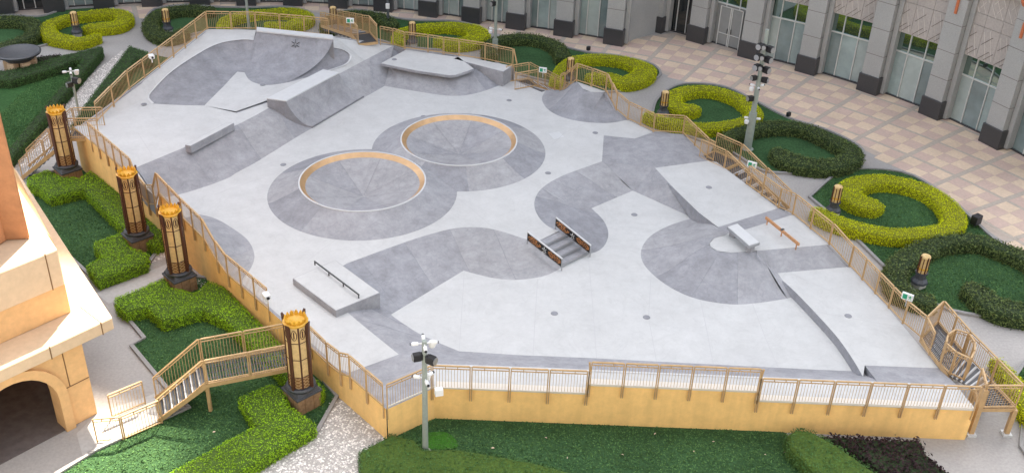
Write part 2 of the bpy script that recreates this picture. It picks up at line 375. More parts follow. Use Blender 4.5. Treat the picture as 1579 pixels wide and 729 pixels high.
def hedge(name, poly, h, leafmat, coremat, label, cat='hedge', group=None, dens=240, leaf=0.085, rough=0.05, z0=0.0, rnd=0.09, sub=0.25):
    poly = ccw([p[:2] for p in poly]); fine = []
    for a, b in zip(poly, poly[1:] + poly[:1]):
        k = max(1, int(math.hypot(b[0] - a[0], b[1] - a[1]) / sub))
        for i in range(k): fine.append((a[0] + (b[0] - a[0]) * i / k, a[1] + (b[1] - a[1]) * i / k))
    poly = fine; n = len(poly)
    jit = [1 + random.uniform(-.04, .04) for _ in range(n)]
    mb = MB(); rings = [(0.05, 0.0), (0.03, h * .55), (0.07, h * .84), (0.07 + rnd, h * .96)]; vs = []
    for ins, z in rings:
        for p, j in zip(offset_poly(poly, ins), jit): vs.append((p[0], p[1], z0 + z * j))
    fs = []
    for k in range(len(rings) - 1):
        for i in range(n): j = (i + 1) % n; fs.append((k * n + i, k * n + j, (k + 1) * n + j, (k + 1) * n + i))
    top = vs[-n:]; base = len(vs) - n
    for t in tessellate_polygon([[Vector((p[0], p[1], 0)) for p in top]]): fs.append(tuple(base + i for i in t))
    xs = np.array(poly); lo, hi = xs.min(0), xs.max(0); area = abs(sum(poly[i][0] * poly[(i + 1) % n][1] - poly[(i + 1) % n][0] * poly[i][1] for i in range(n))) / 2
    want = int(area * dens); pts = []; got = 0
    while got < want:
        q = rng.uniform(lo, hi, (want * 2, 2)); q = q[inpoly(q, poly)]; pts.append(q); got += len(q)
    Q = np.concatenate(pts)[:want]; d = edge_dist(Q, poly); t = np.clip(d / (rnd + 0.1), 0, 1)
    cl = 0.5 * np.sin(Q[:, 0] * 3.1 + 1.3 * np.sin(Q[:, 1] * 2.3)) * np.sin(Q[:, 1] * 2.7 + np.sin(Q[:, 0] * 1.9)) 
    z = z0 + h * (0.80 + 0.20 * np.sqrt(1 - (1 - t) ** 2)) + rng.normal(0, rough, want) + cl * rough * 0.9
    P = np.c_[Q, z]; N = np.zeros((want, 3)); N[:, 2] = 1
    per = 0; seg = []
    for i in range(n):
        a, b = poly[i], poly[(i + 1) % n]; l = math.hypot(b[0] - a[0], b[1] - a[1]); per += l; seg.append((a, b, l))
    ns = int(per * h * dens * 1.0); pr = np.array([s[2] for s in seg]) / per; idx = rng.choice(n, ns, p=pr); u = rng.uniform(0, 1, ns)
    A = np.array([s[0] for s in seg])[idx]; B = np.array([s[1] for s in seg])[idx]; S = A + (B - A) * u[:, None]
    T = B - A; T /= np.maximum(np.linalg.norm(T, axis=1), 1e-6)[:, None]; NO = np.c_[T[:, 1], -T[:, 0], np.zeros(ns)]
    zz = rng.uniform(0.03, h * 0.92, ns); S3 = np.c_[S, zz + z0] + NO * rng.normal(0.0, rough * .8, ns)[:, None]
    V, F = leaf_quads(np.r_[P, S3], np.r_[N, NO + [0, 0, .4]], leaf)
    nv = len(vs); quads = [f_ if len(f_) == 4 else (f_[0], f_[1], f_[2], f_[2]) for f_ in fs]
    me_core = [f_ for f_ in fs]
    o = MB(); o.v = vs; o.f = fs; o.m = [0] * len(fs)
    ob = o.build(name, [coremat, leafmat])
    bm = bmesh.new(); bm.from_mesh(ob.data)
    lm = bpy.data.meshes.new('tmp'); lm.vertices.add(len(V)); lm.vertices.foreach_set('co', V.astype(np.float32).ravel()); lm.loops.add(F.size); lm.loops.foreach_set('vertex_index', F.astype(np.int32).ravel())
    lm.polygons.add(len(F)); lm.polygons.foreach_set('loop_start', np.arange(0, F.size, 4, dtype=np.int32)); lm.polygons.foreach_set('material_index', np.ones(len(F), np.int32)); lm.update(calc_edges=True)
    bm.from_mesh(lm); bm.to_mesh(ob.data); bm.free(); bpy.data.meshes.remove(lm)
    if label: tag(ob, label, cat, group)
    return ob
def ribbon_poly(pts, widths, n=40):
    """outline of a thick curve: centreline points with half-widths"""
    C = crv([(p[0], p[1], w_) for p, w_ in zip(pts, widths)], n); Lf = []; Rt = []
    for i in range(n):
        a = Vector(C[max(i - 1, 0)][:2]); b = Vector(C[min(i + 1, n - 1)][:2]); d = (b - a).normalized(); q = Vector((-d.y, d.x)) * C[i][2]; p = Vector(C[i][:2])
        Lf.append(tuple(p + q)); Rt.append(tuple(p - q))
    d = (Vector(C[-1][:2]) - Vector(C[-2][:2])).normalized(); e = [tuple(Vector(C[-1][:2]) + d * C[-1][2] * 0.75)]
    d = (Vector(C[0][:2]) - Vector(C[1][:2])).normalized(); s = [tuple(Vector(C[0][:2]) + d * C[0][2] * 0.75)]
    return Lf + e + Rt[::-1] + s
def kerb(name, pts, parent=None, wd=0.16, h=0.12, closed=False, material='kerb_stone', z0=0.0):
    mb = MB(); P = [Vector(p[:2]) for p in pts]; n = len(P)
    off = []
    for i in range(n):
        a = P[i - 1] if (i > 0 or closed) else P[i]; b = P[(i + 1) % n] if (i < n - 1 or closed) else P[i]
        d = (b - a).normalized(); off.append(Vector((-d.y, d.x)) * wd / 2)
    vs = []
    for p, q in zip(P, off): vs += [(p.x - q.x, p.y - q.y, z0), (p.x + q.x, p.y + q.y, z0), (p.x + q.x, p.y + q.y, z0 + h), (p.x - q.x, p.y - q.y, z0 + h)]
    fs = []
    for i in range(n if closed else n - 1):
        a, b = i * 4, ((i + 1) % n) * 4
        for k in range(4): fs.append((a + k, b + k, b + (k + 1) % 4, a + (k + 1) % 4))
    mb.add(vs, fs); o = mb.build(name, material, parent); 
    bm = bmesh.new(); bm.from_mesh(o.data); bmesh.ops.recalc_face_normals(bm, faces=bm.faces); bm.to_mesh(o.data); bm.free()
    return o

# ================================================================ the setting: ground, plaza, paths, lawns
struct(MB().add([(-400, -200, 0), (400, -200, 0), (400, 500, 0), (-400, 500, 0)], [(0, 1, 2, 3)]).build('ground', 'pavement'))
PC = (-9.0, 27.0)                                        # the centre the curved podium and its paving fan out from
AR = [(26.3, 38.1), (32.6, 38.4), (39.2, 40.0), (43.8, 40.4), (52.4, 40.4), (59.3, 41.4), (62.5, 42.1), (69.1, 43.7), (74.9, 43.4), (84.9, 46.2), (93.3, 47.4), (106.2, 48.0), (115.7, 48.6), (122.7, 49.6)]
FR = [(22, 48.6), (33, 48.2), (43.8, 48.1), (52, 48.7), (62, 48.6), (66, 49.6), (69.5, 46.3), (75, 46.4), (84, 47.2), (92, 48.4), (100, 49.4), (110, 50.0), (122.7, 52.5)]
def interp(tab, a):
    for (a0, r0), (a1, r1) in zip(tab, tab[1:]):
        if a <= a1: return r0 + (r1 - r0) * (max(a, a0) - a0) / (a1 - a0)
    return tab[-1][1]
def pol(a, r_, z=0.0): return (PC[0] + r_ * math.cos(math.radians(a)), PC[1] + r_ * math.sin(math.radians(a)), z)
base_loop = [pol(a, interp(AR, a), 0.004) for a in np.arange(22, 123.1, 1.0)] + [pol(a, interp(FR, a) + 1.0, 0.004) for a in np.arange(123, 21.9, -1.0)]
plaza = struct(region('plaza', base_loop, 'grout', None))
# tiles: radial courses of square tiles, a narrow grey band every fourth ring and every fourth ray
TS = 0.93; rings = []; r0 = 36.0; k = 0
while r0 < 51:
    wdt = 0.22 if k % 4 == 3 else TS
    rings.append((r0, r0 + wdt, k)); r0 += wdt; k += 1
rays = []; a0 = 20.0; j = 0
while a0 < 123:
    da = math.degrees((0.30 if j % 4 == 3 else 0.98) / 44.0); rays.append((a0, a0 + da, j)); a0 += da; j += 1
tiles = []
camv = Vector((0, 0, 26.5))
for ra, rb, k in rings:
    for aa, ab, j in rays:
        am = (aa + ab) / 2; rm = (ra + rb) / 2
        if rm < interp(AR, am) + .1 or rm > interp(FR, am) + .6: continue
        grey = k % 4 == 3 or j % 4 == 3
        c = Vector(pol(am, rm)); dv = c - camv; wv = dv.y * 0.85445883 - dv.z * 0.51951911
        if wv < 1: continue
        px = 789.5 + 1610 * (dv.x * 0.99913 + dv.y * .02163 + dv.z * .03557) / wv
        if px > 1640 or px < -60: continue
        tiles.append((wv, am, ra, rb, aa, ab, k, j, grey))
tiles.sort(key=lambda t: t[0])
def tile_geo(mb, t, mi=0):
    _, am, ra, rb, aa, ab, k, j, grey = t; g = 0.012; gd = math.degrees(g / 44)
    q = [pol(aa + gd, ra + g), pol(ab - gd, ra + g), pol(ab - gd, rb - g), pol(aa + gd, rb - g)]
    q = ccw([p[:2] for p in q]); z = 0.012 + 0.004 * ((k * 7 + j * 3) % 5) / 5
    q2 = offset_poly(q, 0.008)
    vs = [(x, y, 0.004) for x, y in q] + [(x, y, z) for x, y in q2]
    mb.add(vs, [(4, 5, 6, 7)] + [(i, (i + 1) % 4, 4 + (i + 1) % 4, 4 + i) for i in range(4)], mi)
square = [t for t in tiles if not t[8]]; rest = MB()
for i, t in enumerate(square):
    pink = ((t[6] - t[6] // 4) + (t[7] - t[7] // 4)) % 2 == 0
    if i < 298:
        m1 = MB(); tile_geo(m1, t); m1.build('tile', 'tile_pink' if pink else 'tile_cream', plaza)
    else: tile_geo(rest, t, 1 if pink else 0)
for t in tiles:
    if t[8]: tile_geo(rest, t, 2)
stuff(rest.build('far_tiles', ['tile_cream', 'tile_pink', 'tile_grey'], plaza))

def lawn(name, pts, material='turf', k=True, z=0.03, smooth=True, n=60, kh=0.12):
    P = crv(list(pts) + [pts[0]], n)[:-1] if smooth else list(pts)
    o = struct(region(name, [(p[0], p[1], z) for p in P], material, None))
    if k: kerb('kerb', P, o, closed=True, h=kh)
    if min(p[1] for p in P) < 48 and z == .03:
        xs = np.array([p[:2] for p in P]); lo = np.maximum(xs.min(0), (-30, 25)); hi = np.minimum(xs.max(0), (32, 70)); q = rng.uniform(lo, hi, (int((hi - lo).prod() * 260), 2)); q = q[inpoly(q, P)]
        V, F = leaf_quads(np.c_[q, np.full(len(q), z + .018)], np.tile([0.0, 0.0, 1.0], (len(q), 1)), .075, 1.3)
        stuff(np_mesh('grass_blades', V, F, np.zeros(len(F)), ['blade'], o))
    return o
# garden islands along the plaza
lawn('lawn_island', [(-2.25,66.98,0),(-1.68,69.61,0),(-0.11,70.95,0),(2.19,69.68,0),(4.65,68.36,0),(6.64,67.98,0),(8.78,66.91,0),(9.42,65.38,0),(8.94,64.00,0),(7.33,62.45,0),(5.83,61.67,0),(4.18,61.80,0),(2.12,62.85,0),(-0.43,64.31,0)])
lawn('lawn_island', [(8.18,58.09,0),(8.75,60.75,0),(10.11,63.05,0),(11.66,63.64,0),(13.50,63.20,0),(14.87,61.38,0),(16.61,58.82,0),(18.47,57.44,0),(19.97,55.38,0),(19.95,53.88,0),(19.17,52.60,0),(17.50,51.75,0),(14.55,51.41,0),(13.55,51.79,0),(12.09,54.06,0),(9.71,55.97,0)])
lawn('lawn_island', [(15.69,48.79,0),(17.84,51.63,0),(19.48,52.40,0),(21.90,51.99,0),(23.22,49.44,0),(23.72,47.40,0),(24.29,44.88,0),(25.38,43.58,0),(26.84,41.85,0),(25.37,37.87,0),(22.84,38.08,0),(20.43,38.49,0),(19.20,39.16,0),(18.06,41.30,0),(16.75,45.85,0)])
lawn('lawn_island', [(-14.27,72.05,0),(-13.62,74.36,0),(-11.79,75.02,0),(-9.71,73.85,0),(-7.74,73.25,0),(-4.91,73.46,0),(-2.95,72.33,0),(-2.56,70.92,0),(-3.25,69.18,0),(-4.96,67.75,0),(-8.12,68.13,0),(-12.05,70.45,0)])
lawn('lawn_island', [(-26.75,70.68,0),(-26.78,73.44,0),(-24.73,74.56,0),(-22.75,74.37,0),(-20.39,74.52,0),(-17.60,75.02,0),(-15.76,74.24,0),(-15.20,72.76,0),(-15.62,71.08,0),(-17.38,69.57,0),(-21.07,69.78,0),(-24.43,67.36,0),(-25.88,68.82,0)])
lawn('lawn_island', [(-38.64,68.33,0),(-37.03,70.78,0),(-34.28,70.84,0),(-33.08,72.51,0),(-30.52,73.25,0),(-28.34,72.40,0),(-27.59,70.98,0),(-27.82,69.49,0),(-29.24,67.17,0),(-30.92,66.36,0),(-32.33,65.00,0),(-33.80,65.43,0),(-35.40,63.27,0)])
# lawns on the left
lawn('lawn', [(-33.92,60.06,0),(-31.86,60.92,0),(-29.61,63.01,0),(-27.86,65.39,0),(-27.37,56.78,0),(-26.72,49.38,0),(-26.65,47.24,0),(-29.76,49.56,0)], 'turf_light', smooth=False)
lawn('lawn', [(-26.18,65.94,0),(-24.43,64.84,0),(-23.07,64.31,0),(-23.66,52.95,0),(-25.32,53.64,0),(-25.62,56.77,0)], 'turf', smooth=False, k=False)
lawn('lawn', [(-25.42,47.35,0),(-23.75,48.45,0),(-22.27,49.10,0),(-16.96,43.10,0),(-16.41,41.82,0),(-16.55,39.66,0),(-18.24,38.10,0),(-20.30,40.09,0),(-23.23,43.84,0)], 'turf', smooth=False)
lawn('lawn', [(-16.95,36.55,0),(-15.24,38.96,0),(-13.60,38.82,0),(-9.25,34.76,0),(-6.49,31.11,0),(-6.88,29.13,0),(-8.85,26.67,0),(-10.26,24.91,0),(-16.64,24.56,0),(-15.43,26.41,0),(-14.53,27.67,0),(-12.82,29.30,0),(-11.92,30.09,0),(-13.15,31.23,0),(-15.31,33.72,0),(-14.95,34.23,0)], 'turf', smooth=False)
lawn('lawn', [(-4.2, 28.9, 0), (-2.62, 30.1, 0), (10.6, 30.15, 0)] + [(12.75,26.20,0),(-4.64,25.23,0),(-4.91,27.09,0)], 'turf', smooth=False, k=False)
lawn('lawn', [(11.87,29.39,0),(15.70,29.87,0),(15.65,29.27,0),(16.27,27.97,0),(15.96,26.38,0),(12.52,26.19,0)], 'turf', smooth=False, k=False)
lawn('lawn', [(21.66,35.09,0),(20.75,33.96,0),(20.30,31.73,0),(19.45,29.85,0),(19.53,28.48,0),(21.63,28.94,0),(24.90,36.20,0)], 'turf', smooth=False)
lawn('lawn', [(-2.93,29.27,0),(-2.09,29.32,0),(-1.68,28.58,0),(-2.74,28.45,0)], 'grass_bright', smooth=True, k=False, z=.05)
# light paved bands on the left
def sheet(name, pts, material, z=0.008): return struct(region(name, [(p[0], p[1], z) for p in pts], material, None))
sheet('path', [(-18.08,37.35,0),(-15.58,40.07,0),(-15.03,39.24,0),(-17.26,36.62,0)], 'path_light')
sheet('path', [(-15.58,28.49,0),(-15.23,29.62,0),(-13.08,31.16,0),(-11.93,30.12,0),(-12.85,29.37,0),(-14.57,27.80,0),(-14.89,27.28,0)], 'path_light', 0.006)
def gravel(name, loop, dens=170):
    o = region(name, [(p[0], p[1], 0.012) for p in loop], 'gravel_base', None); xs = np.array([p[:2] for p in loop]); lo, hi = xs.min(0), xs.max(0)
    A = abs(sum(loop[i - 1][0] * loop[i][1] - loop[i][0] * loop[i - 1][1] for i in range(len(loop)))) / 2
    q = rng.uniform(lo, hi, (int((hi - lo).prod() * dens), 2)); q = q[inpoly(q, loop)]; n = len(q)
    oc = np.array([(1, 0, 0), (0, 1, 0), (-1, 0, 0), (0, -1, 0), (0, 0, .8)], float); sz = rng.uniform(.022, .055, n); an = rng.uniform(0, 6.28, n); el = rng.uniform(.7, 1.5, n)
    V = np.zeros((n, 5, 3)); ca, sa = np.cos(an), np.sin(an)
    for i in range(5):
        x, y = oc[i, 0] * sz * el, oc[i, 1] * sz; V[:, i, 0] = q[:, 0] + x * ca - y * sa; V[:, i, 1] = q[:, 1] + x * sa + y * ca; V[:, i, 2] = 0.014 + oc[i, 2] * sz
    me = bpy.data.meshes.new('pebbles'); f0 = np.array([(0, 1, 4), (1, 2, 4), (2, 3, 4), (3, 0, 4)]); F = (f0[None] + 5 * np.arange(n)[:, None, None]).reshape(-1, 3)
    me.vertices.add(5 * n); me.vertices.foreach_set('co', V.astype(np.float32).ravel()); me.loops.add(F.size); me.loops.foreach_set('vertex_index', F.astype(np.int32).ravel())
    me.polygons.add(len(F)); me.polygons.foreach_set('loop_start', np.arange(0, F.size, 3, dtype=np.int32)); me.update(calc_edges=True); me.materials.append(MATS['pebble'])
    p = bpy.data.objects.new('pebbles', me); COL.objects.link(p); p.parent = o; stuff(p); stuff(o)
    return tag(o, *{'gravel_path': ('pale gravel path between the clipped lawns at the upper left', 'gravel'), 'gravel_bed': ('pale gravel bed below the yellow wall corner at the bottom', 'gravel'), 'gravel_patch': ('small gravel patch behind the third tall lantern', 'gravel'), 'gravel_strip': ('small gravel strip beside the second tall lantern', 'gravel')}[name])
gravel('gravel_path', [(-26.45,65.20,0),(-25.32,65.44,0),(-25.09,54.63,0),(-25.43,49.19,0),(-26.33,48.07,0),(-26.63,49.08,0),(-26.99,53.91,0),(-27.05,60.07,0)])
gravel('gravel_bed', [(-6.89,29.17,0),(-6.69,31.10,0),(-5.93,30.77,0),(-4.24,28.77,0),(-5.23,28.02,0),(-4.73,25.22,0),(-10.26,24.91,0),(-8.86,26.73,0)])
gravel('gravel_strip', [(-16.76,39.76,0),(-16.49,41.58,0),(-16.20,41.84,0),(-15.56,40.51,0)])
gravel('gravel_patch', [(-14.46,39.39,0),(-13.62,38.71,0),(-13.09,38.02,0),(-13.57,37.68,0)])

# ---------------------------------------------------------------- hedges
LIME, DARK = ('leaf_lime', 'core_lime'), ('leaf_dark', 'core_dark')
def swirl(pts, widths, kind, label, h=0.62, n=60):
    lm, cm = LIME if kind == 'lime' else DARK
    hedge('hedge', ribbon_poly(pts, widths, n), h if kind == 'lime' else h + .03, lm, cm, label, group='swirl hedges along the plaza',
          dens=430 if kind == 'lime' else 260, leaf=0.066 if kind == 'lime' else 0.11, rough=0.03 if kind == 'lime' else 0.065, sub=0.3)
swirl([(4.48,62.98,0.5),(5.74,63.11,0.5),(6.66,62.36,0.5),(7.71,63.11,0.5),(8.29,64.37,0.5),(7.89,65.34,0.5),(6.83,66.14,0.5),(5.36,66.33,0.5),(3.81,65.81,0.5),(2.96,64.46,0.5),(2.51,62.88,0.5),(2.32,61.27,0.5)], [.35, .5, .6, .75, .75, .65, .5, .45, .45, .45, .4, .4], 'lime', 'lime green swirl hedge behind the wave shaped corner ramp at the back fence')
swirl([(10.86,58.58,0.5),(9.80,58.66,0.5),(9.54,59.90,0.5),(10.42,61.20,0.5),(12.00,61.67,0.5),(13.40,60.89,0.5),(14.13,59.68,0.5),(14.37,58.08,0.5),(13.65,57.09,0.5),(12.21,56.31,0.5),(10.76,56.00,0.5),(9.39,56.40,0.5),(8.22,57.01,0.5),(7.84,57.52,0.5)], [.5, .65, .6, .5, .45, .45, .5, .5, .45, .45, .45, .45, .4, .4], 'lime', 'lime green swirl hedge in front of the tall floodlight pole')
swirl([(11.55,52.69,0.5),(12.09,54.48,0.5),(12.99,55.42,0.5),(14.19,56.24,0.5),(15.57,56.64,0.5),(16.95,56.42,0.5),(18.08,55.21,0.5),(18.89,53.94,0.5),(18.96,52.89,0.5),(17.75,51.83,0.5),(16.39,51.70,0.5),(15.24,52.23,0.5),(14.74,53.15,0.5)], [.45, .5, .5, .5, .5, .5, .5, .55, .6, .6, .65, .75, .5], 'dark', 'dark green swirl hedge behind the tall floodlight pole beside the plaza tiles')
swirl([(18.73,47.33,0.5),(17.95,47.67,0.5),(17.66,48.77,0.5),(18.50,49.78,0.5),(20.09,50.21,0.5),(21.64,49.54,0.5),(22.43,48.26,0.5),(22.49,46.44,0.5),(21.83,45.36,0.5),(20.53,44.75,0.5),(18.78,44.48,0.5),(17.33,44.93,0.5),(16.06,45.72,0.5),(15.46,46.52,0.5)], [.6, .72, .66, .6, .55, .55, .6, .62, .52, .5, .5, .5, .5, .45], 'lime', 'largest lime green swirl hedge, at the right beside the plaza tiles')
swirl([(18.72,38.62,0.5),(17.67,39.57,0.5),(18.11,41.44,0.5),(19.46,42.85,0.5),(21.01,43.87,0.5),(22.74,44.19,0.5),(23.89,43.44,0.5),(24.58,42.73,0.5),(25.34,41.21,0.5),(24.97,39.63,0.5),(23.56,38.37,0.5),(22.55,38.15,0.5),(21.60,38.57,0.5),(21.03,39.92,0.5)], [.5, .55, .55, .55, .5, .5, .5, .5, .55, .6, .65, .68, .72, .55], 'dark', 'dark green swirl hedge at the right edge of the picture')
swirl([(-2.04,65.85,0.5),(-1.99,67.89,0.5),(-1.22,68.97,0.5),(0.26,69.53,0.5),(1.71,69.06,0.5),(2.63,67.81,0.5),(2.91,65.94,0.5)], [.5, .5, .5, .5, .5, .55, .5], 'dark', 'dark green curved hedge round the lawn behind the grey concrete ledge box')
swirl([(-8.39,67.52,0.5),(-8.34,69.41,0.5),(-7.19,70.58,0.5),(-5.26,71.21,0.5),(-3.53,70.89,0.5),(-2.88,69.67,0.5),(-3.32,68.60,0.5),(-4.53,67.97,0.5),(-5.71,68.33,0.5)], [.4, .45, .45, .5, .7, .8, .75, .65, .4], 'lime', 'lime green swirl hedge behind the white concrete manual pad')
swirl([(-13.44,69.32,0.5),(-13.66,71.14,0.5),(-12.81,72.47,0.5),(-11.47,72.91,0.5),(-9.97,72.26,0.5),(-9.11,70.88,0.5)], [.5, .5, .5, .5, .5, .5], 'dark', 'dark green curved hedge behind the back stairs with the green sign')
swirl([(-20.59,68.98,0.5),(-20.70,70.68,0.5),(-19.66,71.90,0.5),(-18.39,72.47,0.5),(-16.68,72.83,0.5),(-15.58,71.99,0.5),(-15.56,70.91,0.5),(-16.43,70.00,0.5),(-17.75,69.98,0.5)], [.5, .5, .45, .4, .6, .7, .65, .5, .4], 'lime', 'lime green swirl hedge behind the tall bowl wall with the emblem')
swirl([(-22.99,67.93,0.5),(-23.68,66.85,0.5),(-24.76,67.35,0.5),(-25.69,69.02,0.5),(-25.82,70.73,0.5),(-25.21,71.91,0.5),(-24.07,72.47,0.5),(-22.40,72.39,0.5)], [.5, .55, .55, .55, .5, .5, .5, .5], 'dark', 'dark green curved hedge behind the far left corner of the fence')
swirl([(-29.65,67.90,0.5),(-28.62,68.28,0.5),(-27.85,68.76,0.5),(-27.81,70.08,0.5),(-28.69,71.06,0.5),(-30.02,70.89,0.5),(-31.22,70.07,0.5),(-32.17,68.89,0.5),(-32.28,67.59,0.5),(-31.28,66.08,0.5),(-30.18,65.61,0.5),(-29.31,65.35,0.5),(-28.73,66.02,0.5),(-28.44,66.54,0.5)], [.5, .6, .6, .6, .55, .5, .45, .5, .55, .55, .55, .5, .4, .35], 'lime', 'lime green swirl hedge at the upper left with a small lantern in it')
swirl([(-37.72,67.57,0.5),(-36.00,68.69,0.5),(-34.18,68.65,0.5),(-33.04,67.50,0.5),(-32.70,66.04,0.5),(-33.05,64.91,0.5),(-33.78,63.66,0.5),(-34.98,62.61,0.5)], [.5] * 8, 'dark', 'dark green curved hedge at the upper left edge of the picture')
GREEN = ('leaf_green', 'core_green'); DEEP = ('leaf_deep', 'core_dark')
def low(pts, mats, h, label, **kw): return hedge('hedge', pts, h, mats[0], mats[1], label, **kw)
low([(-24.77,46.36,0.6),(-24.11,47.34,0.6),(-23.50,46.89,0.6),(-22.19,46.59,0.6),(-21.98,47.46,0.6),(-20.92,46.56,0.6),(-18.59,44.33,0.6),(-16.43,41.84,0.6),(-16.07,40.88,0.6),(-16.49,40.50,0.6),(-18.46,41.97,0.6),(-21.55,45.40,0.6),(-22.87,44.49,0.6),(-23.82,45.41,0.6),(-24.49,45.69,0.6)], GREEN, .62, 'zigzag green hedge around the farthest tall lantern beside the yellow wall', dens=480, leaf=.068, rough=.035)
low([(-19.26,40.56,0.6),(-18.19,41.64,0.6),(-17.50,40.31,0.6),(-16.50,39.88,0.6),(-16.33,39.07,0.6),(-17.99,37.53,0.6),(-18.90,38.61,0.6),(-18.49,39.40,0.6),(-19.01,40.02,0.6)], GREEN, .62, 'short stepped green hedge in front of the second tall lantern', dens=480, leaf=.068, rough=.035)
low([(-16.79,36.28,0.6),(-15.14,37.95,0.6),(-14.72,37.22,0.6),(-13.54,36.91,0.6),(-13.20,37.84,0.6),(-12.42,37.44,0.6),(-9.96,34.53,0.6),(-8.14,32.33,0.6),(-6.93,30.98,0.6),(-7.00,30.52,0.6),(-7.67,30.70,0.6),(-8.49,31.31,0.6),(-9.89,32.84,0.6),(-11.82,35.03,0.6),(-12.87,35.61,0.6),(-14.29,34.72,0.6),(-15.23,35.62,0.6),(-15.97,35.24,0.6),(-16.59,35.72,0.6)], GREEN, .62, 'long zigzag green hedge beside the third lantern running under the stair bridge', dens=480, leaf=.068, rough=.035)
low([(-10.06,30.17,0.6),(-8.99,31.08,0.6),(-8.37,30.73,0.6),(-8.04,29.85,0.6),(-7.25,29.25,0.6),(-6.83,28.78,0.6),(-7.76,27.76,0.6),(-8.88,26.46,0.6),(-10.15,24.78,0.6),(-12.05,24.67,0.6),(-11.39,26.18,0.6),(-9.08,28.68,0.6)], GREEN, .62, 'wide stepped green hedge around the nearest tall lantern', dens=480, leaf=.068, rough=.035)
low([(-27.48,64.60,0.55),(-29.45,62.54,0.55),(-30.89,60.53,0.55),(-32.73,59.49,0.55),(-32.20,58.32,0.55),(-30.77,58.37,0.55),(-28.59,60.99,0.55),(-28.36,61.99,0.55),(-27.85,62.05,0.55),(-27.46,55.35,0.55),(-27.11,48.72,0.55),(-26.65,47.14,0.55),(-26.39,48.33,0.55),(-27.08,63.71,0.55)], DEEP, .6, 'dark clipped hedge border of the large lawn at the far left', dens=260, leaf=.08, rough=.03)
low([(-25.78,64.89,0.6),(-24.22,63.91,0.6),(-23.51,62.74,0.6),(-23.90,62.14,0.6),(-24.48,62.63,0.6),(-24.30,58.73,0.6),(-24.33,55.28,0.6),(-23.99,52.93,0.6),(-24.98,52.57,0.6),(-25.23,55.47,0.6)], DEEP, .6, 'dark clipped hedge between the gravel path and the fence', dens=260, leaf=.08, rough=.03)
low([(-31.89,61.34,0.35),(-30.91,62.77,0.35),(-29.72,63.36,0.35),(-29.94,62.21,0.35),(-30.84,60.60,0.35),(-31.44,60.11,0.35)], ('leaf_purple', 'core_dark'), .4, 'dark purple shrub strip beside the round stone table', cat='shrub', dens=240, leaf=.1, rough=.06)
low([(-5.17,27.84,0.3),(-4.11,28.86,0.3),(-3.23,28.64,0.3),(-2.82,28.12,0.3),(-1.78,28.25,0.3),(-0.36,28.00,0.3),(1.27,27.66,0.3),(3.55,26.92,0.3),(4.79,25.47,0.3),(-4.68,24.94,0.3)], ('leaf_deep', 'core_green'), .34, 'dark low clipped hedge around the foot of the front light pole', dens=330, leaf=.075, rough=.03)
low([(10.42,29.42,0.6),(10.93,29.77,0.6),(11.44,29.69,0.6),(12.37,28.77,0.6),(13.58,27.20,0.6),(14.25,25.71,0.6),(12.24,25.59,0.6),(11.01,27.34,0.6),(10.33,28.72,0.6)], ('leaf_deep', 'core_green'), .65, 'dark clipped hedge between front turf and purple shrub bed', dens=330, leaf=.08, rough=.05)
low([(11.66,29.43,0.4),(12.39,29.66,0.4),(13.69,29.56,0.4),(15.47,29.59,0.4),(15.39,28.90,0.4),(15.96,27.70,0.4),(15.72,25.98,0.4),(13.91,25.88,0.4),(13.75,27.48,0.4),(12.53,29.07,0.4)], ('leaf_purple', 'core_dark'), .45, 'dark purple shrub bed at the foot of the yellow wall', cat='shrub', dens=330, leaf=.13, rough=.09)
low([(19.95,34.70,0.45),(20.42,34.61,0.45),(20.90,32.81,0.45),(21.22,30.54,0.45),(20.25,29.41,0.45),(19.88,31.19,0.45)], LIME, .6, 'lime green hedge beyond the metal landing at the right edge', dens=300, leaf=.08)

# ================================================================ the skate park
M_, F_, T_, R_, P_ = 1.4, 0.8, 2.5, 1.12, 1.45
park = tag(empty('skate_park', (0, 44, 0)), 'raised pale concrete skate park with grey ramps and yellow side walls', 'skate park')
def pk(o): o.matrix_parent_inverse = Matrix.Translation((0, -44, 0)); return o
def WL(x, z): return (x, 28.84 + (-4.25 - x) * 1.0604, z)           # the straight wall on the left
def reg(name, loop, m='concrete_white', lift=0.0, holes=()): return pk(region(name, loop, m, park, lift, holes))
GREYS = ['concrete_grey', 'concrete_grey_warm', 'concrete_grey', 'concrete_grey_deep', 'concrete_grey_warm', 'concrete_grey', 'concrete_grey_deep']
def lof(name, A, B, rows=6, m='concrete_grey', prof=softbank, smooth=True, panels=1, seed=0):
    n = len(A); ids = [round(i * (n - 1) / panels) for i in range(panels + 1)]
    for k, (i, j) in enumerate(zip(ids, ids[1:])):
        o = pk(loft(name, A[i:j + 1], B[i:j + 1], rows, m if panels == 1 else GREYS[(k * 3 + seed) % 7], park, prof, smooth))
    return o
def bank_seam(a, b):
    P = [(a[0] + (b[0] - a[0]) * k / 8, a[1] + (b[1] - a[1]) * k / 8, a[2] + (b[2] - a[2]) * softbank(k / 8)) for k in range(9)]
    pk(strip('seam', P, .018, 'concrete_dark', park, .008))
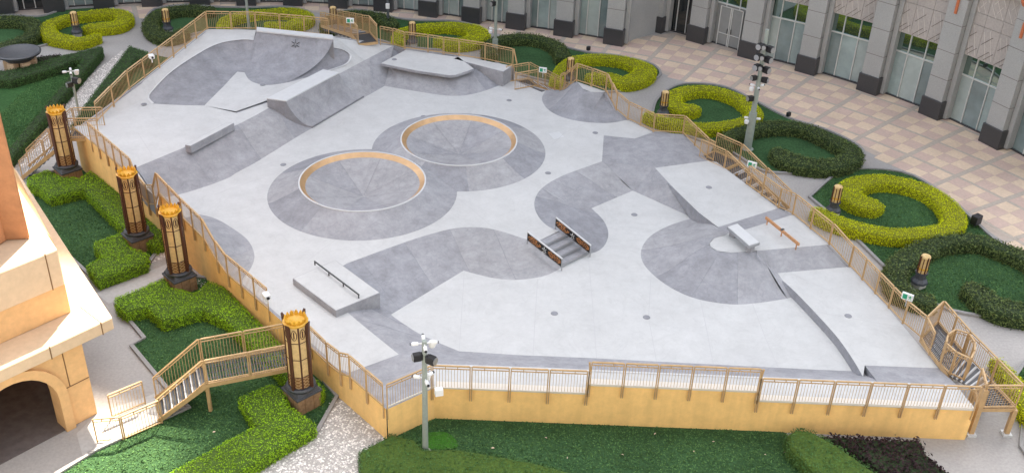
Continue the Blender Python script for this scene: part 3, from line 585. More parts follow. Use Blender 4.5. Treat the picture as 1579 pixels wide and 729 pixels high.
# back bank between top deck and middle floor
t1a = crv([(-18.32,44.36,2.5),(-14.81,49.37,2.5),(-13.34,52.16,2.5)], 20); t1b = crv([(-13.34,52.16,2.5),(-10.51,56.95,2.5)], 8); t1c = crv([(-10.51,56.95,2.5),(-8.78,60.23,2.5),(-7.86,61.87,2.5)], 12)
m1a = crv([(-17.08,43.42,1.4),(-16.22,43.88,1.4),(-15.25,44.69,1.4),(-14.30,45.72,1.4),(-13.96,46.44,1.4),(-13.30,47.57,1.4),(-11.89,50.52,1.4)], 20); m1b = crv([(-11.89,50.52,1.4),(-9.46,55.27,1.4)], 8); m1c = crv([(-9.46,55.27,1.4),(-8.01,57.98,1.4)], 12)
for k, (a, b) in enumerate(((m1a, t1a), (m1b, t1b), (m1c, t1c))): lof('bank', a, b, panels=(3, 1, 2)[k], seed=k + 2)
bank_seam(m1a[13], t1a[13]); bank_seam(m1a[6], t1a[6])
# bank under the manual pad
m2 = crv([(-8.01,57.98,1.4),(-6.04,57.40,1.4),(-4.08,56.94,1.4),(-2.83,57.26,1.4),(-1.64,58.25,1.4),(-0.38,59.78,1.4)], 24)
t2 = crv([t1c[-1]] + [(-8.35,59.90,2.1),(-6.17,58.80,2.1),(-4.10,58.21,2.1),(-2.65,59.59,2.1),(-1.26,59.60,1.65),(-0.38,59.84,1.42)], 24, False)
lof('bank', m2, t2, 5, panels=4, seed=1)
reg('deck', [(-7.97,62.11,2.4),(-7.19,62.36,2.06),(-3.69,61.65,2.06),(-0.41,60.30,2.06),(-0.38,59.78,1.42),(-1.26,59.72,1.6),(-2.65,59.58,2.06),(-4.10,58.31,2.06),(-6.18,58.89,2.06),(-8.36,60.00,2.06)], 'concrete_grey')
# hip ramp in the back corner
m3 = crv([(1.68,58.30,1.4),(1.45,57.41,1.4),(1.48,56.57,1.4),(1.78,55.59,1.4),(2.40,54.76,1.4),(3.32,54.23,1.4),(4.34,54.03,1.4),(5.38,54.13,1.4),(6.34,54.62,1.4)], 30)
t3 = crv([(1.68,58.35,1.42),(2.31,58.22,1.42),(2.77,58.17,1.55),(3.12,57.85,1.95),(3.39,57.15,2.55),(3.76,56.25,2.5),(4.20,55.95,2.45),(4.92,56.09,2.4),(5.18,56.34,2.2),(5.68,55.23,1.7),(6.33,54.62,1.42)], 30)
lof('hip_ramp', m3, t3, 7, prof=lambda s: s ** 1.5, panels=3)
reg('hip_platform', [(3.39,57.15,2.55),(3.76,56.25,2.5),(4.20,55.95,2.45),(4.92,56.09,2.4),(5.08,56.20,2.4)])
# hump against the left wall
arc = crv([(-14.95,42.17,1.4),(-13.95,41.83,1.4),(-13.04,41.13,1.4),(-11.98,40.07,1.4),(-11.38,38.90,1.4),(-11.25,37.85,1.4),(-11.41,36.88,1.4)], 24)
hw = crv([WL(-14.9, 2.45), WL(-14.2, 2.45), WL(-13.4, 2.35), WL(-12.8, 1.85), WL(-12.2, 1.5), WL(-11.3, 1.41)], 24, False)
lof('corner_hump', arc, hw, 7, prof=lambda s: s ** 1.4, panels=3, seed=2)
# bank with stairs between middle floor and lower floor
cLm = crv([(1.31,41.07,1.4),(0.68,41.08,1.4),(-0.45,41.68,1.4),(-1.52,41.98,1.4),(-2.72,41.79,1.4),(-4.16,40.92,1.4),(-5.52,39.85,1.4),(-7.20,38.43,1.4)], 34) + crv([(-7.20,38.43,1.4),(-7.69,37.46,1.4),(-7.32,35.91,1.4),(-6.57,34.75,1.4),(-4.20,32.15,1.4)], 22)[1:]
cLf = crv([(2.33,39.77,0.8),(1.54,39.01,0.8),(0.38,38.61,0.8),(-0.48,38.60,0.8),(-1.36,38.85,0.8),(-2.10,39.16,0.8)], 17) + crv([(-2.10,39.16,0.8),(-3.54,37.35,0.8),(-4.95,35.56,0.8)], 18)[1:] + crv([(-4.95,35.56,0.8),(-3.52,34.26,0.8),(-1.92,33.29,0.8)], 22)[1:]
lof('bank', cLf, cLm, 6, panels=7, seed=1)
cRm = crv([(2.19,41.95,1.4),(1.68,42.33,1.4),(1.25,43.14,1.4),(1.03,44.13,1.4),(1.09,45.10,1.4),(1.48,46.21,1.4),(2.55,47.56,1.4),(4.58,49.27,1.4)], 34); cRf = crv([(3.62,41.02,0.8),(4.09,41.34,0.8),(4.46,42.07,0.8),(4.61,43.09,0.8),(4.42,44.18,0.8),(3.90,45.29,0.8)], 16) + crv([(3.90,45.29,0.8),(6.12,47.30,0.8)], 19)[1:]
lof('bank', cRf, cRm, 6, panels=5, seed=3)
for i in (7, 13, 20, 26): bank_seam(cRf[i], cRm[i])
for i in (8, 15, 23, 31, 39, 46): bank_seam(cLf[i], cLm[i])
# hip facets at the right of the middle floor
reg('facet', [(4.85,52.43,1.4),(6.50,51.73,1.62),(7.32,48.68,1.45),(7.87,47.09,1.45),(6.12,47.30,0.8),(4.58,49.27,1.4)], 'concrete_grey')
reg('facet', [(6.50,51.73,1.62),(7.64,53.12,1.4),(9.30,53.02,1.4),(10.26,49.77,1.45),(7.32,48.68,1.45)], 'concrete_grey')
reg('facet', [(6.12,47.30,0.8),(7.87,47.09,1.45),(8.91,44.74,0.8)], 'concrete_grey')
# right hand platforms
side = [(11.06,40.04,1.72),(11.34,39.57,1.48),(11.87,39.47,1.12),(12.47,38.12,1.12),(13.07,36.41,1.12),(13.56,34.79,1.12),(13.82,33.35,1.12),(13.93,32.30,1.12)]
cside = crv(side, 30); nz = len(cside)
cbot = [(p[0], p[1], max(F_, 1.72 - .92 * i / 9) if i < 9 else F_) for i, p in enumerate(cside)]
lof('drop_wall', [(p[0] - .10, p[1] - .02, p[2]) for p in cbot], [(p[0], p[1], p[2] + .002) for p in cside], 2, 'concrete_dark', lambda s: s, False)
front_line = [(-0.8, 33.25), (0.5, 33.2), (3.1, 33.2), (9.3, 33.1), (14.2, 33.05)]
R_out = [(15.45,40.33,1.12),(16.30,37.11,1.12),(17.13,33.07,1.12)]
reg('platform', [p for p in cside if p[2] < 1.14] + [(14.2, 33.05, R_)] + [R_out[2], R_out[1], R_out[0]])
pdrop = [(7.87,47.09,1.45),(8.40,45.70,1.45),(9.04,44.14,1.45),(9.76,42.84,1.45)]
reg('platform', [(7.324,48.681,1.45)] + pdrop + [(13.04,44.92,1.45),(10.69,49.65,1.45),(10.26,49.77,1.45)])
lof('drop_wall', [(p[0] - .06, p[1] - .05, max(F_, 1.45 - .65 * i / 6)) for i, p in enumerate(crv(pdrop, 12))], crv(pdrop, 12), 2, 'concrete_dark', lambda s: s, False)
cap = [(11.00,42.26,1.75),(10.01,41.77,1.75),(9.31,41.28,1.75),(9.04,40.83,1.75),(9.05,40.52,1.75),(9.30,40.21,1.75),(9.87,40.09,1.75),(11.12,40.35,1.75)]
reg('ramp_cap', cap + [(14.57,41.16,1.75),(13.45,43.80,1.75)])
reg('bank', [(p[0], p[1], p[2]) for p in [(9.76,42.84,1.45),(13.04,44.92,1.45),(13.45,43.80,1.75),(11.00,42.26,1.75),(10.01,41.77,1.75)]], 'concrete_grey')
reg('bank', [(11.12,40.35,1.75),(14.57,41.16,1.75),(15.45,40.33,1.12),(11.87,39.47,1.12),(11.34,39.57,1.48),(11.06,40.04,1.72)], 'concrete_grey')
cin = crv([(9.74,42.75,1.47),(10.01,41.77,1.75),(9.31,41.28,1.75),(9.04,40.83,1.75),(9.05,40.52,1.75),(9.30,40.21,1.75),(9.87,40.09,1.75),(10.60,40.23,1.75),(11.11,40.30,1.73)], 40)
cout = crv([(8.91,44.74,0.8),(7.77,44.02,0.8),(6.80,43.08,0.8),(6.28,42.21,0.8),(6.02,41.21,0.8),(6.11,40.22,0.8),(6.63,39.13,0.8),(7.39,38.21,0.8),(8.32,37.63,0.8),(9.66,37.38,0.8),(10.77,37.56,0.8),(12.19,38.01,0.8)], 40)
lof('cone_ramp', cout, cin, 8, panels=6, seed=1)
reg('facet', [cout[-1], cin[-1]] + list(cbot[0:10]), 'concrete_grey')
for i in (6, 13, 20, 26, 32): bank_seam(cout[i], cin[i])
# front bank and the flat strip along the front wall
fb = crv([cLf[-1]] + [(x, y, F_) for x, y in front_line], 30); ft = crv([(-3.0, 31.45, 1.5), (0.5, 31.5, 1.5), (3.1, 31.5, 1.5), (9.3, 31.5, 1.5), (14.2, 31.5, 1.5)], 30)
lof('front_bank', fb, ft, 4)
lof('front_bank', crv([(14.2, 33.05, R_), R_out[2]], 8), crv([(14.2, 31.5, 1.5), (17.25, 31.5, 1.5)], 8), 3)
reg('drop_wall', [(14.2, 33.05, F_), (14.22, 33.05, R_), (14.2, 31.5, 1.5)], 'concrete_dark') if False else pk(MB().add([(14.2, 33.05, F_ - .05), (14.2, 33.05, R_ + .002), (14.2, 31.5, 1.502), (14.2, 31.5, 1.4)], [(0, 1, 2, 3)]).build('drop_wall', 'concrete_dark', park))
reg('front_strip', [(-2.65, 30.2, 1.5), (17.42, 30.25, 1.5), (17.25, 31.5, 1.5)] + ft[::-1])
pk(strip('coping', ft + [(17.25, 31.5, 1.5)], .09, 'coping', park, .02))
cornerA = cLm[-1]; cornerB = WL(-6.1, 1.4)
def edge_pts(a, b, n): return [(a[0] + (b[0] - a[0]) * k / n, a[1] + (b[1] - a[1]) * k / n, a[2] + (b[2] - a[2]) * softbank(k / n)) for k in range(n + 1)]
reg('facet', [cornerB] + edge_pts(cLf[-1], cLm[-1], 6)[::-1] + edge_pts(fb[0], ft[0], 4)[1:] + [(-2.65, 30.2, 1.5), WL(-4.25, 1.5)], 'concrete_grey')
# floors
reg('floor', m1a + m1b[1:] + m1c[1:] + m2[1:] + [(1.409,58.080,1.4)] + m3 + [(7.64,53.12,1.4),(6.55,52.19,1.4),(4.85,52.43,1.4),(4.58,49.27,1.4)] + cRm[::-1] + cLm + [cornerB] + [WL(-11.3, 1.4)] + arc[::-1] + [WL(-14.9, 1.4), WL(-17.3, 1.4)], holes=((-7.42, 44.95, 3.3, 1.4), (-3.02, 49.95, 3.3, 1.4)))
reg('floor', cRf[::-1] + cLf + fb[1:] + [(cside[-1][0], cside[-1][1], F_)] + [p for p in cbot[::-1] if p[2] < .85] + cout[::-1] + [(6.125,47.296,0.8)])
# top deck with the bowl
rim = [(-19.73,51.65,2.55),(-20.21,52.31,2.62),(-20.06,52.95,2.85),(-19.58,54.47,3.2),(-18.69,56.36,3.5),(-17.78,57.93,3.65),(-16.61,58.62,3.7),(-15.81,58.66,3.7)]
flr = [(-19.16,51.62,2.55),(-18.03,51.61,2.55),(-16.96,51.68,2.55),(-16.79,53.00,2.55),(-16.60,54.38,2.55),(-16.47,55.61,2.55),(-16.36,56.50,2.55),(-15.93,56.45,2.55)]
rimc = crv(rim, 40); flrc = crv(flr[:3], 10) + crv(flr[2:7], 24)[1:] + crv(flr[6:], 8)[1:]
lof('bowl_wall', flrc, rimc, 10, 'concrete_grey_deep', prof=quarter)
rim2 = [(-15.62,58.83,4.15),(-13.28,58.51,4.15),(-10.94,58.03,4.15)]; flr2 = [(-15.93,56.45,2.55),(-15.43,55.44,2.55),(-14.86,54.93,2.55),(-14.23,54.77,2.55),(-13.69,54.96,2.55),(-13.36,55.14,2.55)]
rimc2 = crv(rim2, 18); flrc2 = crv(flr2, 18)
lof('bowl_wall', flrc2, rimc2, 10, 'concrete_grey_deep', prof=quarter)
rim3 = [(-11.21,58.29,3.6),(-10.48,58.67,3.3),(-10.06,58.62,2.95),(-10.22,57.87,2.75),(-10.96,57.18,2.65),(-11.94,56.31,2.58)]; flr3 = [(-13.36,55.14,2.55),(-12.97,55.41,2.55),(-12.66,55.73,2.55),(-12.41,56.00,2.55),(-12.22,56.16,2.55),(-11.98,56.33,2.55)]
rimc3 = crv(rim3, 24); flrc3 = crv(flr3, 24)
lof('bowl_wall', flrc3, rimc3, 10, 'concrete_grey_deep', prof=quarter)
for ca_, cb_ in (((flrc[-1], rimc[-1]), (flrc2[0], rimc2[0])), ((flrc2[-1], rimc2[-1]), (flrc3[0], rimc3[0]))):
    def col_(f0, r0): return [(f0[0] + (r0[0] - f0[0]) * s, f0[1] + (r0[1] - f0[1]) * s, f0[2] + (r0[2] - f0[2]) * quarter(s)) for s in [i / 10 for i in range(11)]]
    lof('bowl_cheek', col_(*ca_), col_(*cb_), 1, 'concrete_grey_deep', lambda s: s)
# the raised extension: a slab with ends and top
ex = [Vector(p) for p in (rimc2[0], rimc2[-1])]; bk = Vector((-.12, .55, 0))
pk(MB().prism([ex[0][:2], ex[1][:2], (ex[1] + bk)[:2], (ex[0] + bk)[:2]], 2.6, 4.16).build('bowl_extension', 'concrete_grey', park))
pk(MB().prism([(ex[0] + bk * -.05)[:2], (ex[1] + bk * -.05)[:2], (ex[1] + bk * 1.05)[:2], (ex[0] + bk * 1.05)[:2]], 4.162, 4.24).build('coping', 'coping', park))
em = Vector(rimc2[8]) + Vector((0.2, -.42, -.40)); mb = MB()
for k in range(6):
    a = k * math.pi / 3 + .3; d = Vector((math.cos(a), .4 * math.sin(a), math.sin(a))); e = Vector((math.cos(a + .7), .4 * math.sin(a + .7), math.sin(a + .7)))
    mb.bar(em + d * .06, em + d * .2 + e * .08, .035, .035)
pk(mb.build('emblem', 'dark_steel', park))
pk(strip('coping', rimc, .12, 'coping', park, .02)); pk(strip('coping', rimc3, .12, 'coping', park, .02))
out_bl = [(-22.57,48.77,2.5),(-20.75,52.84,3.25),(-18.95,60.16,3.7)]
back1 = [(-16.04,60.34,3.7),(-11.32,60.32,3.5)]
reg('deck', out_bl + [back1[0]] + rimc[::-1])
reg('deck', [out_bl[0], rimc[0]] + flrc[:10] + [(-15.05,50.94,2.55),(-13.75,52.43,2.55)] + t1a[::-1] + [(-16.649,41.861,2.5), WL(-18.0, 2.5), WL(-22.85, 2.5)])
reg('bowl_floor', flrc[9:] + flrc2[1:] + flrc3[1:] + [(-11.45,57.13,2.55),(-13.77,52.69,2.55),(-15.10,51.10,2.55)])
reg('deck', [back1[1]] + t1c[::-1] + [(-11.441,57.103,2.56)] + rimc3[::-1])
reg('deck', [(ex[0].x, ex[0].y, 3.6), (ex[1].x, ex[1].y, 3.5), back1[1], back1[0]])
pk(strip('step_edge', [(-15.05,50.94,2.55),(-13.75,52.43,2.55)], .07, 'concrete_dark', park, .01))
e0, e1, e2 = (-18.316,44.364,2.5), (-16.649,41.861,2.5), WL(-18.0, 2.5)
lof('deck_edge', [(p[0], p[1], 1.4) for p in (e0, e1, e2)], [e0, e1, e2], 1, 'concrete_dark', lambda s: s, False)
# quarter pipe
qt = 3.0; QA, QB, QC, QD = [(-13.57,51.87,3),(-11.28,56.20,3),(-10.30,55.82,3),(-12.48,51.64,3)]; B0, B1 = [(-11.18,51.84,1.5),(-8.99,56.20,1.5)]
vs = []; fs = []; k = 10
for i in range(k + 1):
    s = i / k
    for a, b in ((QD, B0), (QC, B1)): vs.append((a[0] + (b[0] - a[0]) * s, a[1] + (b[1] - a[1]) * s, 1.5 + 1.5 * (1 - math.sin(math.pi / 2 * s) ** .8) if 0 < s < 1 else (3.0 if s == 0 else 1.5)))
mb = MB(); o = len(vs); fs = [(2 * i, 2 * i + 1, 2 * i + 3, 2 * i + 2) for i in range(k)]
q = pk(MB().add(vs, fs).build('quarter_pipe', 'concrete_grey', park, smooth=True))
mb = MB()
for sgn in (0, 1):                                        # closed ends
    top = (QA, QD) if sgn == 0 else (QB, QC); line = [vs[2 * i + sgn] for i in range(k + 1)]
    poly = [(*top[0][:2], 3.0)] + line; low_ = [(p[0], p[1], 1.35) for p in poly]; n_ = len(poly)
    mb.add(poly + low_, [(i, i + 1, n_ + i + 1, n_ + i) for i in range(n_ - 1)])
mb.add([QA, QB, (*QB[:2], 1.4), (*QA[:2], 1.4)], [(0, 1, 2, 3)])
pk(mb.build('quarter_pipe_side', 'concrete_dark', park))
bevel(pk(MB().prism([QA[:2], QB[:2], QC[:2], QD[:2]], 2.96, 3.06).build('quarter_pipe_top', 'coping', park)), .015)
# manual pad, ledge box, low ledge
bevel(pk(MB().prism([p[:2] for p in [(-8.37,59.17,2.35),(-7.10,61.62,2.35),(-3.72,60.75,2.35),(-2.71,58.97,2.35),(-3.03,58.53,2.35),(-3.76,57.80,2.35),(-4.14,57.71,2.35),(-6.12,58.24,2.35),(-7.74,58.88,2.35)]], 2.2, 2.35).build('manual_pad', 'concrete_grey', park)), .02)
reg('manual_pad_top', [(-8.34,59.19,2.354),(-7.09,61.55,2.354),(-3.76,60.69,2.354),(-2.74,58.95,2.354),(-3.07,58.55,2.354),(-3.76,57.85,2.354),(-4.14,57.77,2.354),(-6.12,58.29,2.354),(-7.71,58.92,2.354)])
pk(MB().prism([p[:2] for p in [(-4.06,61.03,2.3),(-3.41,60.95,2.3),(-3.01,59.58,2.3),(-3.73,59.70,2.3)]], 2.0, 2.3).build('pad_back', 'concrete_grey', park))
def ledge(name, pts, z0, z1):
    o = bevel(pk(MB().prism([p[:2] for p in pts], z0, z1).build(name, 'concrete_grey', park)), .02)
    reg(name + '_top', [(p[0], p[1], z1 + .004) for p in offset_poly(ccw([p[:2] for p in pts]), .03)]); return o
LB = [(-4.06,60.39,2.35),(-3.65,60.97,2.35),(-0.39,59.63,2.35),(-0.94,58.65,2.35)]
ledge('ledge_box', LB, 1.4, 2.35)
ledge('low_ledge', [(-16.43,46.33,2.85),(-15.02,49.16,2.85),(-14.65,49.04,2.85),(-16.11,46.22,2.85)], 2.45, 2.85)
ledge('kicker_box', [(-9.20,36.61,1.72),(-7.65,38.18,1.72),(-5.39,35.82,1.72),(-7.00,34.40,1.72)], .75, 1.72)
KB = [(-8.47,37.73,1.72),(-6.19,35.34,1.72)]; kr = empty('grind_rail', KB[0]); tag(kr, 'thin black grind rail on the pale kicker box', 'rail')
mb = MB(); a, b = Vector(KB[0]) - Vector(KB[0]), Vector(KB[1]) - Vector(KB[0]); up = Vector((0, 0, .18))
mb.bar(a + up, b + up, .05).build('rail_bar', 'dark_steel', kr)
for s in (0.0, .33, .66, 1.0): MB().bar(a.lerp(b, s * .98 + .01), a.lerp(b, s * .98 + .01) + up * .95, .05).build('post', 'dark_steel', kr)
# two volcano bowls
for cx_, cy_, lab in ((-7.42, 44.95, 0), (-3.02, 49.95, 1)):
    c = (cx_, cy_, M_); hh = .62; rr = 3.06; rb = 4.62
    prof = [(rb, 0.004)] + [(rb - (rb - rr) * s, hh * (s ** 1.25)) for s in (.15, .3, .45, .6, .75, .9)] + [(rr + .03, hh)]
    NS = 9
    for q_ in range(NS): pk(MB().sector(prof, q_ * 2 * math.pi / NS, (q_ + 1) * 2 * math.pi / NS, 8, c).build('volcano_slope', GREYS[(q_ * 2 + lab) % 7], park, smooth=True))
    rp = [(rr + .04, hh - .01), (rr + .04, hh + .035), (rr - .03, hh + .035), (rr - .03, hh - .01)]
    pk(MB().lathe(rp, 72, c, closed=True).build('volcano_rim', 'coping', park))
    pk(MB().lathe([(rr - .02, hh + .02), (rr - .28, hh - .17)], 72, c).build('gold_ring', 'gold_band', park, smooth=True)).data.flip_normals()
    bp_ = [(rr - .28, hh - .17)] + [((rr - .28) * s, -.30 + (hh + .13) * s ** 1.1) for s in (.85, .7, .5, .3, .12, .001)]
    for q_ in range(8):
        bo = pk(MB().sector(bp_, .6 + q_ * math.pi / 4, .6 + (q_ + 1) * math.pi / 4, 9, c).build('volcano_bowl', ('concrete_grey_warm', 'concrete_grey', 'concrete_grey_warm')[(q_ * 2 + lab) % 3], park, smooth=True))
        if sum(p.normal.z for p in bo.data.polygons) < 0: bo.data.flip_normals()
    for a in [.6 + k * math.pi / 4 for k in range(8)]:
        pk(strip('seam', [(cx_ + .1 * math.cos(a), cy_ + .1 * math.sin(a), M_ - .28), (cx_ + 2.76 * math.cos(a), cy_ + 2.76 * math.sin(a), M_ + .44)], .015, 'concrete_dark', park, .014))
# stairs with printed boards
S0, S1, S2, S3 = [Vector(p) for p in [(1.31,41.07,1.4),(2.19,41.93,1.4),(2.33,39.77,0.8),(3.62,41.02,0.8)]]
for i in range(4):
    a = i / 4; b = (i + 1) / 4 + .0; z = M_ - .12 - .15 * i if i else M_ - .02
    z = M_ - .15 * (i + 1) + .004
    q = [S0.lerp(S2, a), S1.lerp(S3, a), S1.lerp(S3, b), S0.lerp(S2, b)]
    pk(MB().prism([p[:2] for p in q], .7, z + .13).build('stair_tread', 'concrete_grey', park))
    pk(MB().bar((*q[3][:2], z + .10), (*q[2][:2], z + .10), .07, .07).build('step_nosing', 'steel', park))
EB = dict(a=((814, 358), (867, 399)), b=((857, 336), (911, 379)))
for key, lab in (('a', 'black board with orange print on the left side of the concrete steps'), ('b', 'black board with orange print on the right side of the concrete steps')):
    p0, p1 = ((0.715,40.722,2), (2.293,39.506,1.4)) if key == 'a' else ((2.020,42.119,2), (3.626,40.743,1.4))
    p0, p1 = Vector(p0), Vector(p1); t = empty('printed_board', p0); tag(t, lab, 'board', 'boards beside the steps')
    d = p1 - p0; dn = Vector((d.x, d.y, 0)).normalized(); nrm = Vector((-dn.y, dn.x, 0)); hb = .40
    if nrm.dot(Vector((0, -1, 0))) < 0: nrm = -nrm
    q = [Vector((0, 0, 0)), d, d - Vector((0, 0, hb)), Vector((0, 0, -hb))]
    for off, mm, nm in ((.025, 'board_print', 'print_face'), (-.025, 'board_print', 'print_back')):
        o = MB().add([v + nrm * off for v in q], [(3, 2, 1, 0)] if off > 0 else [(0, 1, 2, 3)]).build(nm, mm, t)
        uv = o.data.uv_layers.new(name='UVMap'); co = [(0, 1), (1, 1), (1, 0), (0, 0)]
        for l in o.data.loops: uv.data[l.index].uv = co[l.vertex_index]
    MB().bar(q[0] + Vector((0, 0, .02)), q[1] + Vector((0, 0, .02)), .07, .05).build('top_rail', 'coping', t)
    MB().bar(q[3] - Vector((0, 0, .02)), q[2] - Vector((0, 0, .02)), .05, .04).build('bottom_rail', 'steel', t)
    for e in (q[0], q[1]): MB().bar(e, e - Vector((0, 0, hb + .22)), .06, .05).build('post', 'steel', t)
    cmid = (q[0] + q[2]) / 2 + nrm * .028; mb = MB()
    for k in range(5):
        a = k * 2 * math.pi / 5 + .4; mb.bar(cmid + (dn * math.cos(a) + Vector((0, 0, 1)) * math.sin(a)) * .03, cmid + (dn * math.cos(a) + Vector((0, 0, 1)) * math.sin(a)) * .13, .045, .01)
    mb.bar(cmid - dn * .12 + Vector((0, 0, -.16)), cmid + dn * .12 + Vector((0, 0, -.16)), .03, .01)
    mb.build('emblem', 'white_plastic', t)
# white ledge bench and wooden rail on the cap
bp = [p[:2] for p in [(9.88,41.59,2.2),(10.43,41.93,2.2),(11.18,40.30,2.2),(10.62,39.95,2.2)]]; zz = [2.2] * 4
bt = empty('ledge_bench', (*bp[0], 1.5)); tag(bt, 'white topped steel grind bench beside the wooden rail', 'bench'); loc = lambda pts: [(x - bp[0][0], y - bp[0][1]) for x, y in pts]
bevel(MB().prism(loc(bp), .58, .72).build('slab', 'steel', bt), .015); MB().prism(loc(offset_poly(ccw(bp), .03)), .722, .735).build('slab_top', 'coping', bt)
c0 = [(a[0] * .62 + b[0] * .38, a[1] * .62 + b[1] * .38) for a, b in zip(bp, bp[2:] + bp[:2])]
for s in (.12, .85):
    a = Vector(bp[0]).lerp(Vector(bp[3]), s); b = Vector(bp[1]).lerp(Vector(bp[2]), s); m_ = (a + b) / 2
    MB().box((m_.x - bp[0][0], m_.y - bp[0][1], .26), (.3, .3, .64), .8).build('leg', 'concrete_grey', bt)
RP = [Vector(p) for p in [(11.95,42.88,2.05),(13.02,40.55,2.05)]]; rt = empty('wooden_rail', RP[0]); tag(rt, 'long orange brown flat grind rail on the right platform', 'rail')
MB().bar((0, 0, 0), RP[1] - RP[0], .07, .14).build('rail_bar', 'rail_wood', rt)
for s in (.06, .5, .94):
    p = (RP[1] - RP[0]) * s; MB().bar(p, p - Vector((0, 0, .36)), .05).build('post', 'rail_wood', rt)
MB().box((RP[1] - RP[0]) / 2 + Vector((0, 0, .075)), (.2, .12, .02), .6).build('plate', 'dark_steel', rt)
# slab joints and drains
def seam(pts, z): pk(strip('seam', [(p[0], p[1], z) for p in pts], .022, 'joint', park, .005))
for L_ in ([(-2.07,39.11,0.8),(-1.99,36.01,0.8),(-1.92,33.29,0.8)], [(1.22,38.73,0.8),(1.11,35.76,0.8),(1.04,33.23,0.8)], [(3.56,40.91,0.8),(3.58,37.38,0.8),(3.58,33.20,0.8)], [(6.35,39.59,0.8),(5.92,36.11,0.8),(5.97,33.19,0.8)], [(8.31,37.58,0.8),(8.29,35.35,0.8),(8.23,33.09,0.8)], [(10.56,37.49,0.8),(10.67,35.06,0.8),(10.82,33.10,0.8)]): seam(L_, F_)
for L_ in ([(-7.36,41.42,1.4),(-8.40,39.63,1.4),(-9.03,38.34,1.4)], [(-7.29,58.15,1.4),(-5.13,54.98,1.4)], [(-0.13,47.89,1.4),(2.49,44.83,1.4)], [(-14.53,44.03,1.4),(-11.65,46.86,1.4)], [(3.97,53.95,1.4),(2.66,52.55,1.4),(1.92,50.87,1.4)], [(-2.95,45.02,1.4),(-0.92,42.06,1.4)], [(-7.97,37.13,1.4),(-8.97,36.56,1.4)]): seam(L_, M_)
for L_ in ([(12.25,39.87,1.12),(15.23,37.28,1.12)], [(12.98,36.63,1.12),(16.58,35.72,1.12)]): seam(L_, R_)
for L_ in ([(-21.06,50.78,2.5),(-17.90,45.71,2.5)], [(-18.64,48.61,2.5),(-15.70,48.89,2.5)]): seam(L_, T_)
for p in [(-5.99,41.23,1.4),(-11.87,47.41,1.4),(-5.29,53.91,1.4),(-0.50,56.64,1.4),(4.39,52.72,1.4),(1.72,47.70,1.4),(1.93,36.15,0.8),(5.84,36.15,0.8),(6.00,44.82,0.8),(14.39,36.41,1.12),(9.88,46.78,1.45),(-20.16,51.46,2.58),(-14.48,54.74,2.57),(-7.62,59.86,2.36)]:
    pk(MB().lathe([(.16, 0), (.15, .012), (.11, .008), (.001, .010)], 14, (p[0], p[1], p[2] + .004)).build('drain', 'concrete_dark', park))
reg('patch', [(p[0], p[1], 1.404) for p in [(1.79,52.39,1.4),(2.37,52.69,1.4),(2.65,52.06,1.4),(2.07,51.68,1.4)]], 'coping')
# retaining walls
outline = [WL(-4.25, 1.5), (-2.65, 30.15, 1.5), (17.45, 30.2, 1.5), (17.27, 31.5, 1.45)] + [(17.13,33.07,1.12),(16.30,37.11,1.12),(15.45,40.33,1.12),(14.57,41.16,1.75),(13.45,43.80,1.75),(13.04,44.92,1.45),(10.69,49.65,1.45),(10.26,49.77,1.45),(9.30,53.02,1.4),(7.64,53.12,1.4),(6.34,54.62,1.4),(5.68,55.23,1.7),(5.08,56.20,2.4),(3.39,57.15,2.55),(3.05,57.97,1.9),(2.69,58.23,1.5),(1.68,58.40,1.4),(-0.38,59.78,1.4),(-0.41,59.65,2.3),(-3.66,61.09,2.3),(-7.11,61.67,2.35),(-7.86,61.87,2.5),(-11.32,60.32,3.5),(-16.04,60.34,3.7),(-18.95,60.16,3.7),(-20.75,52.84,3.25),(-22.57,48.77,2.5)] + [WL(-22.85, 2.5), WL(-18.1, 2.5), WL(-17.9, 1.45), WL(-16.6, 1.6), WL(-16.2, 2.75), WL(-14.6, 2.5), WL(-13.4, 2.38), WL(-12.7, 1.8), WL(-12.1, 1.45), WL(-6.3, 1.4), WL(-5.8, 1.6), WL(-4.7, 1.5)]
n_ = len(outline)
for i in range(n_):
    a, b = outline[i], outline[(i + 1) % n_]; L = math.hypot(b[0] - a[0], b[1] - a[1])
    if L < .02: continue
    d = Vector((b[0] - a[0], b[1] - a[1])).normalized(); nn = Vector((d.y, -d.x)); t = .10
    q = [a[:2], b[:2], (b[0] - nn.x * t, b[1] - nn.y * t), (a[0] - nn.x * t, a[1] - nn.y * t)]
    q = [(x + nn.x * .03, y + nn.y * .03) for x, y in q[:2]] + q[2:]
    za, zb = a[2] - .006, b[2] - .006; vs = [(*q[0], -.05), (*q[1], -.05), (*q[1], zb), (*q[0], za), (*q[2], zb), (*q[3], za), (*q[2], .5), (*q[3], .5)]
    mb = MB().add(vs, [(0, 1, 2, 3)]); mb.add(vs, [(3, 2, 4, 5), (5, 4, 6, 7)], 1)
    pk(mb.build('retaining_wall', ['wall_paint', 'concrete_grey'], park))
pk(MB().prism([(3.02, 30.13), (9.3, 30.13), (9.3, 30.42), (3.02, 30.42)], 1.49, 1.92).build('retaining_wall', 'wall_paint', park))
for x0, x1, z in ((-2.6, 3.0, 1.5), (3.02, 9.3, 1.92), (9.32, 17.4, 1.5)):
    pk(MB().prism([(x0, 30.08), (x1, 30.08), (x1, 30.45), (x0, 30.45)], z + .002, z + .05).build('wall_coping', 'fence_light', park))

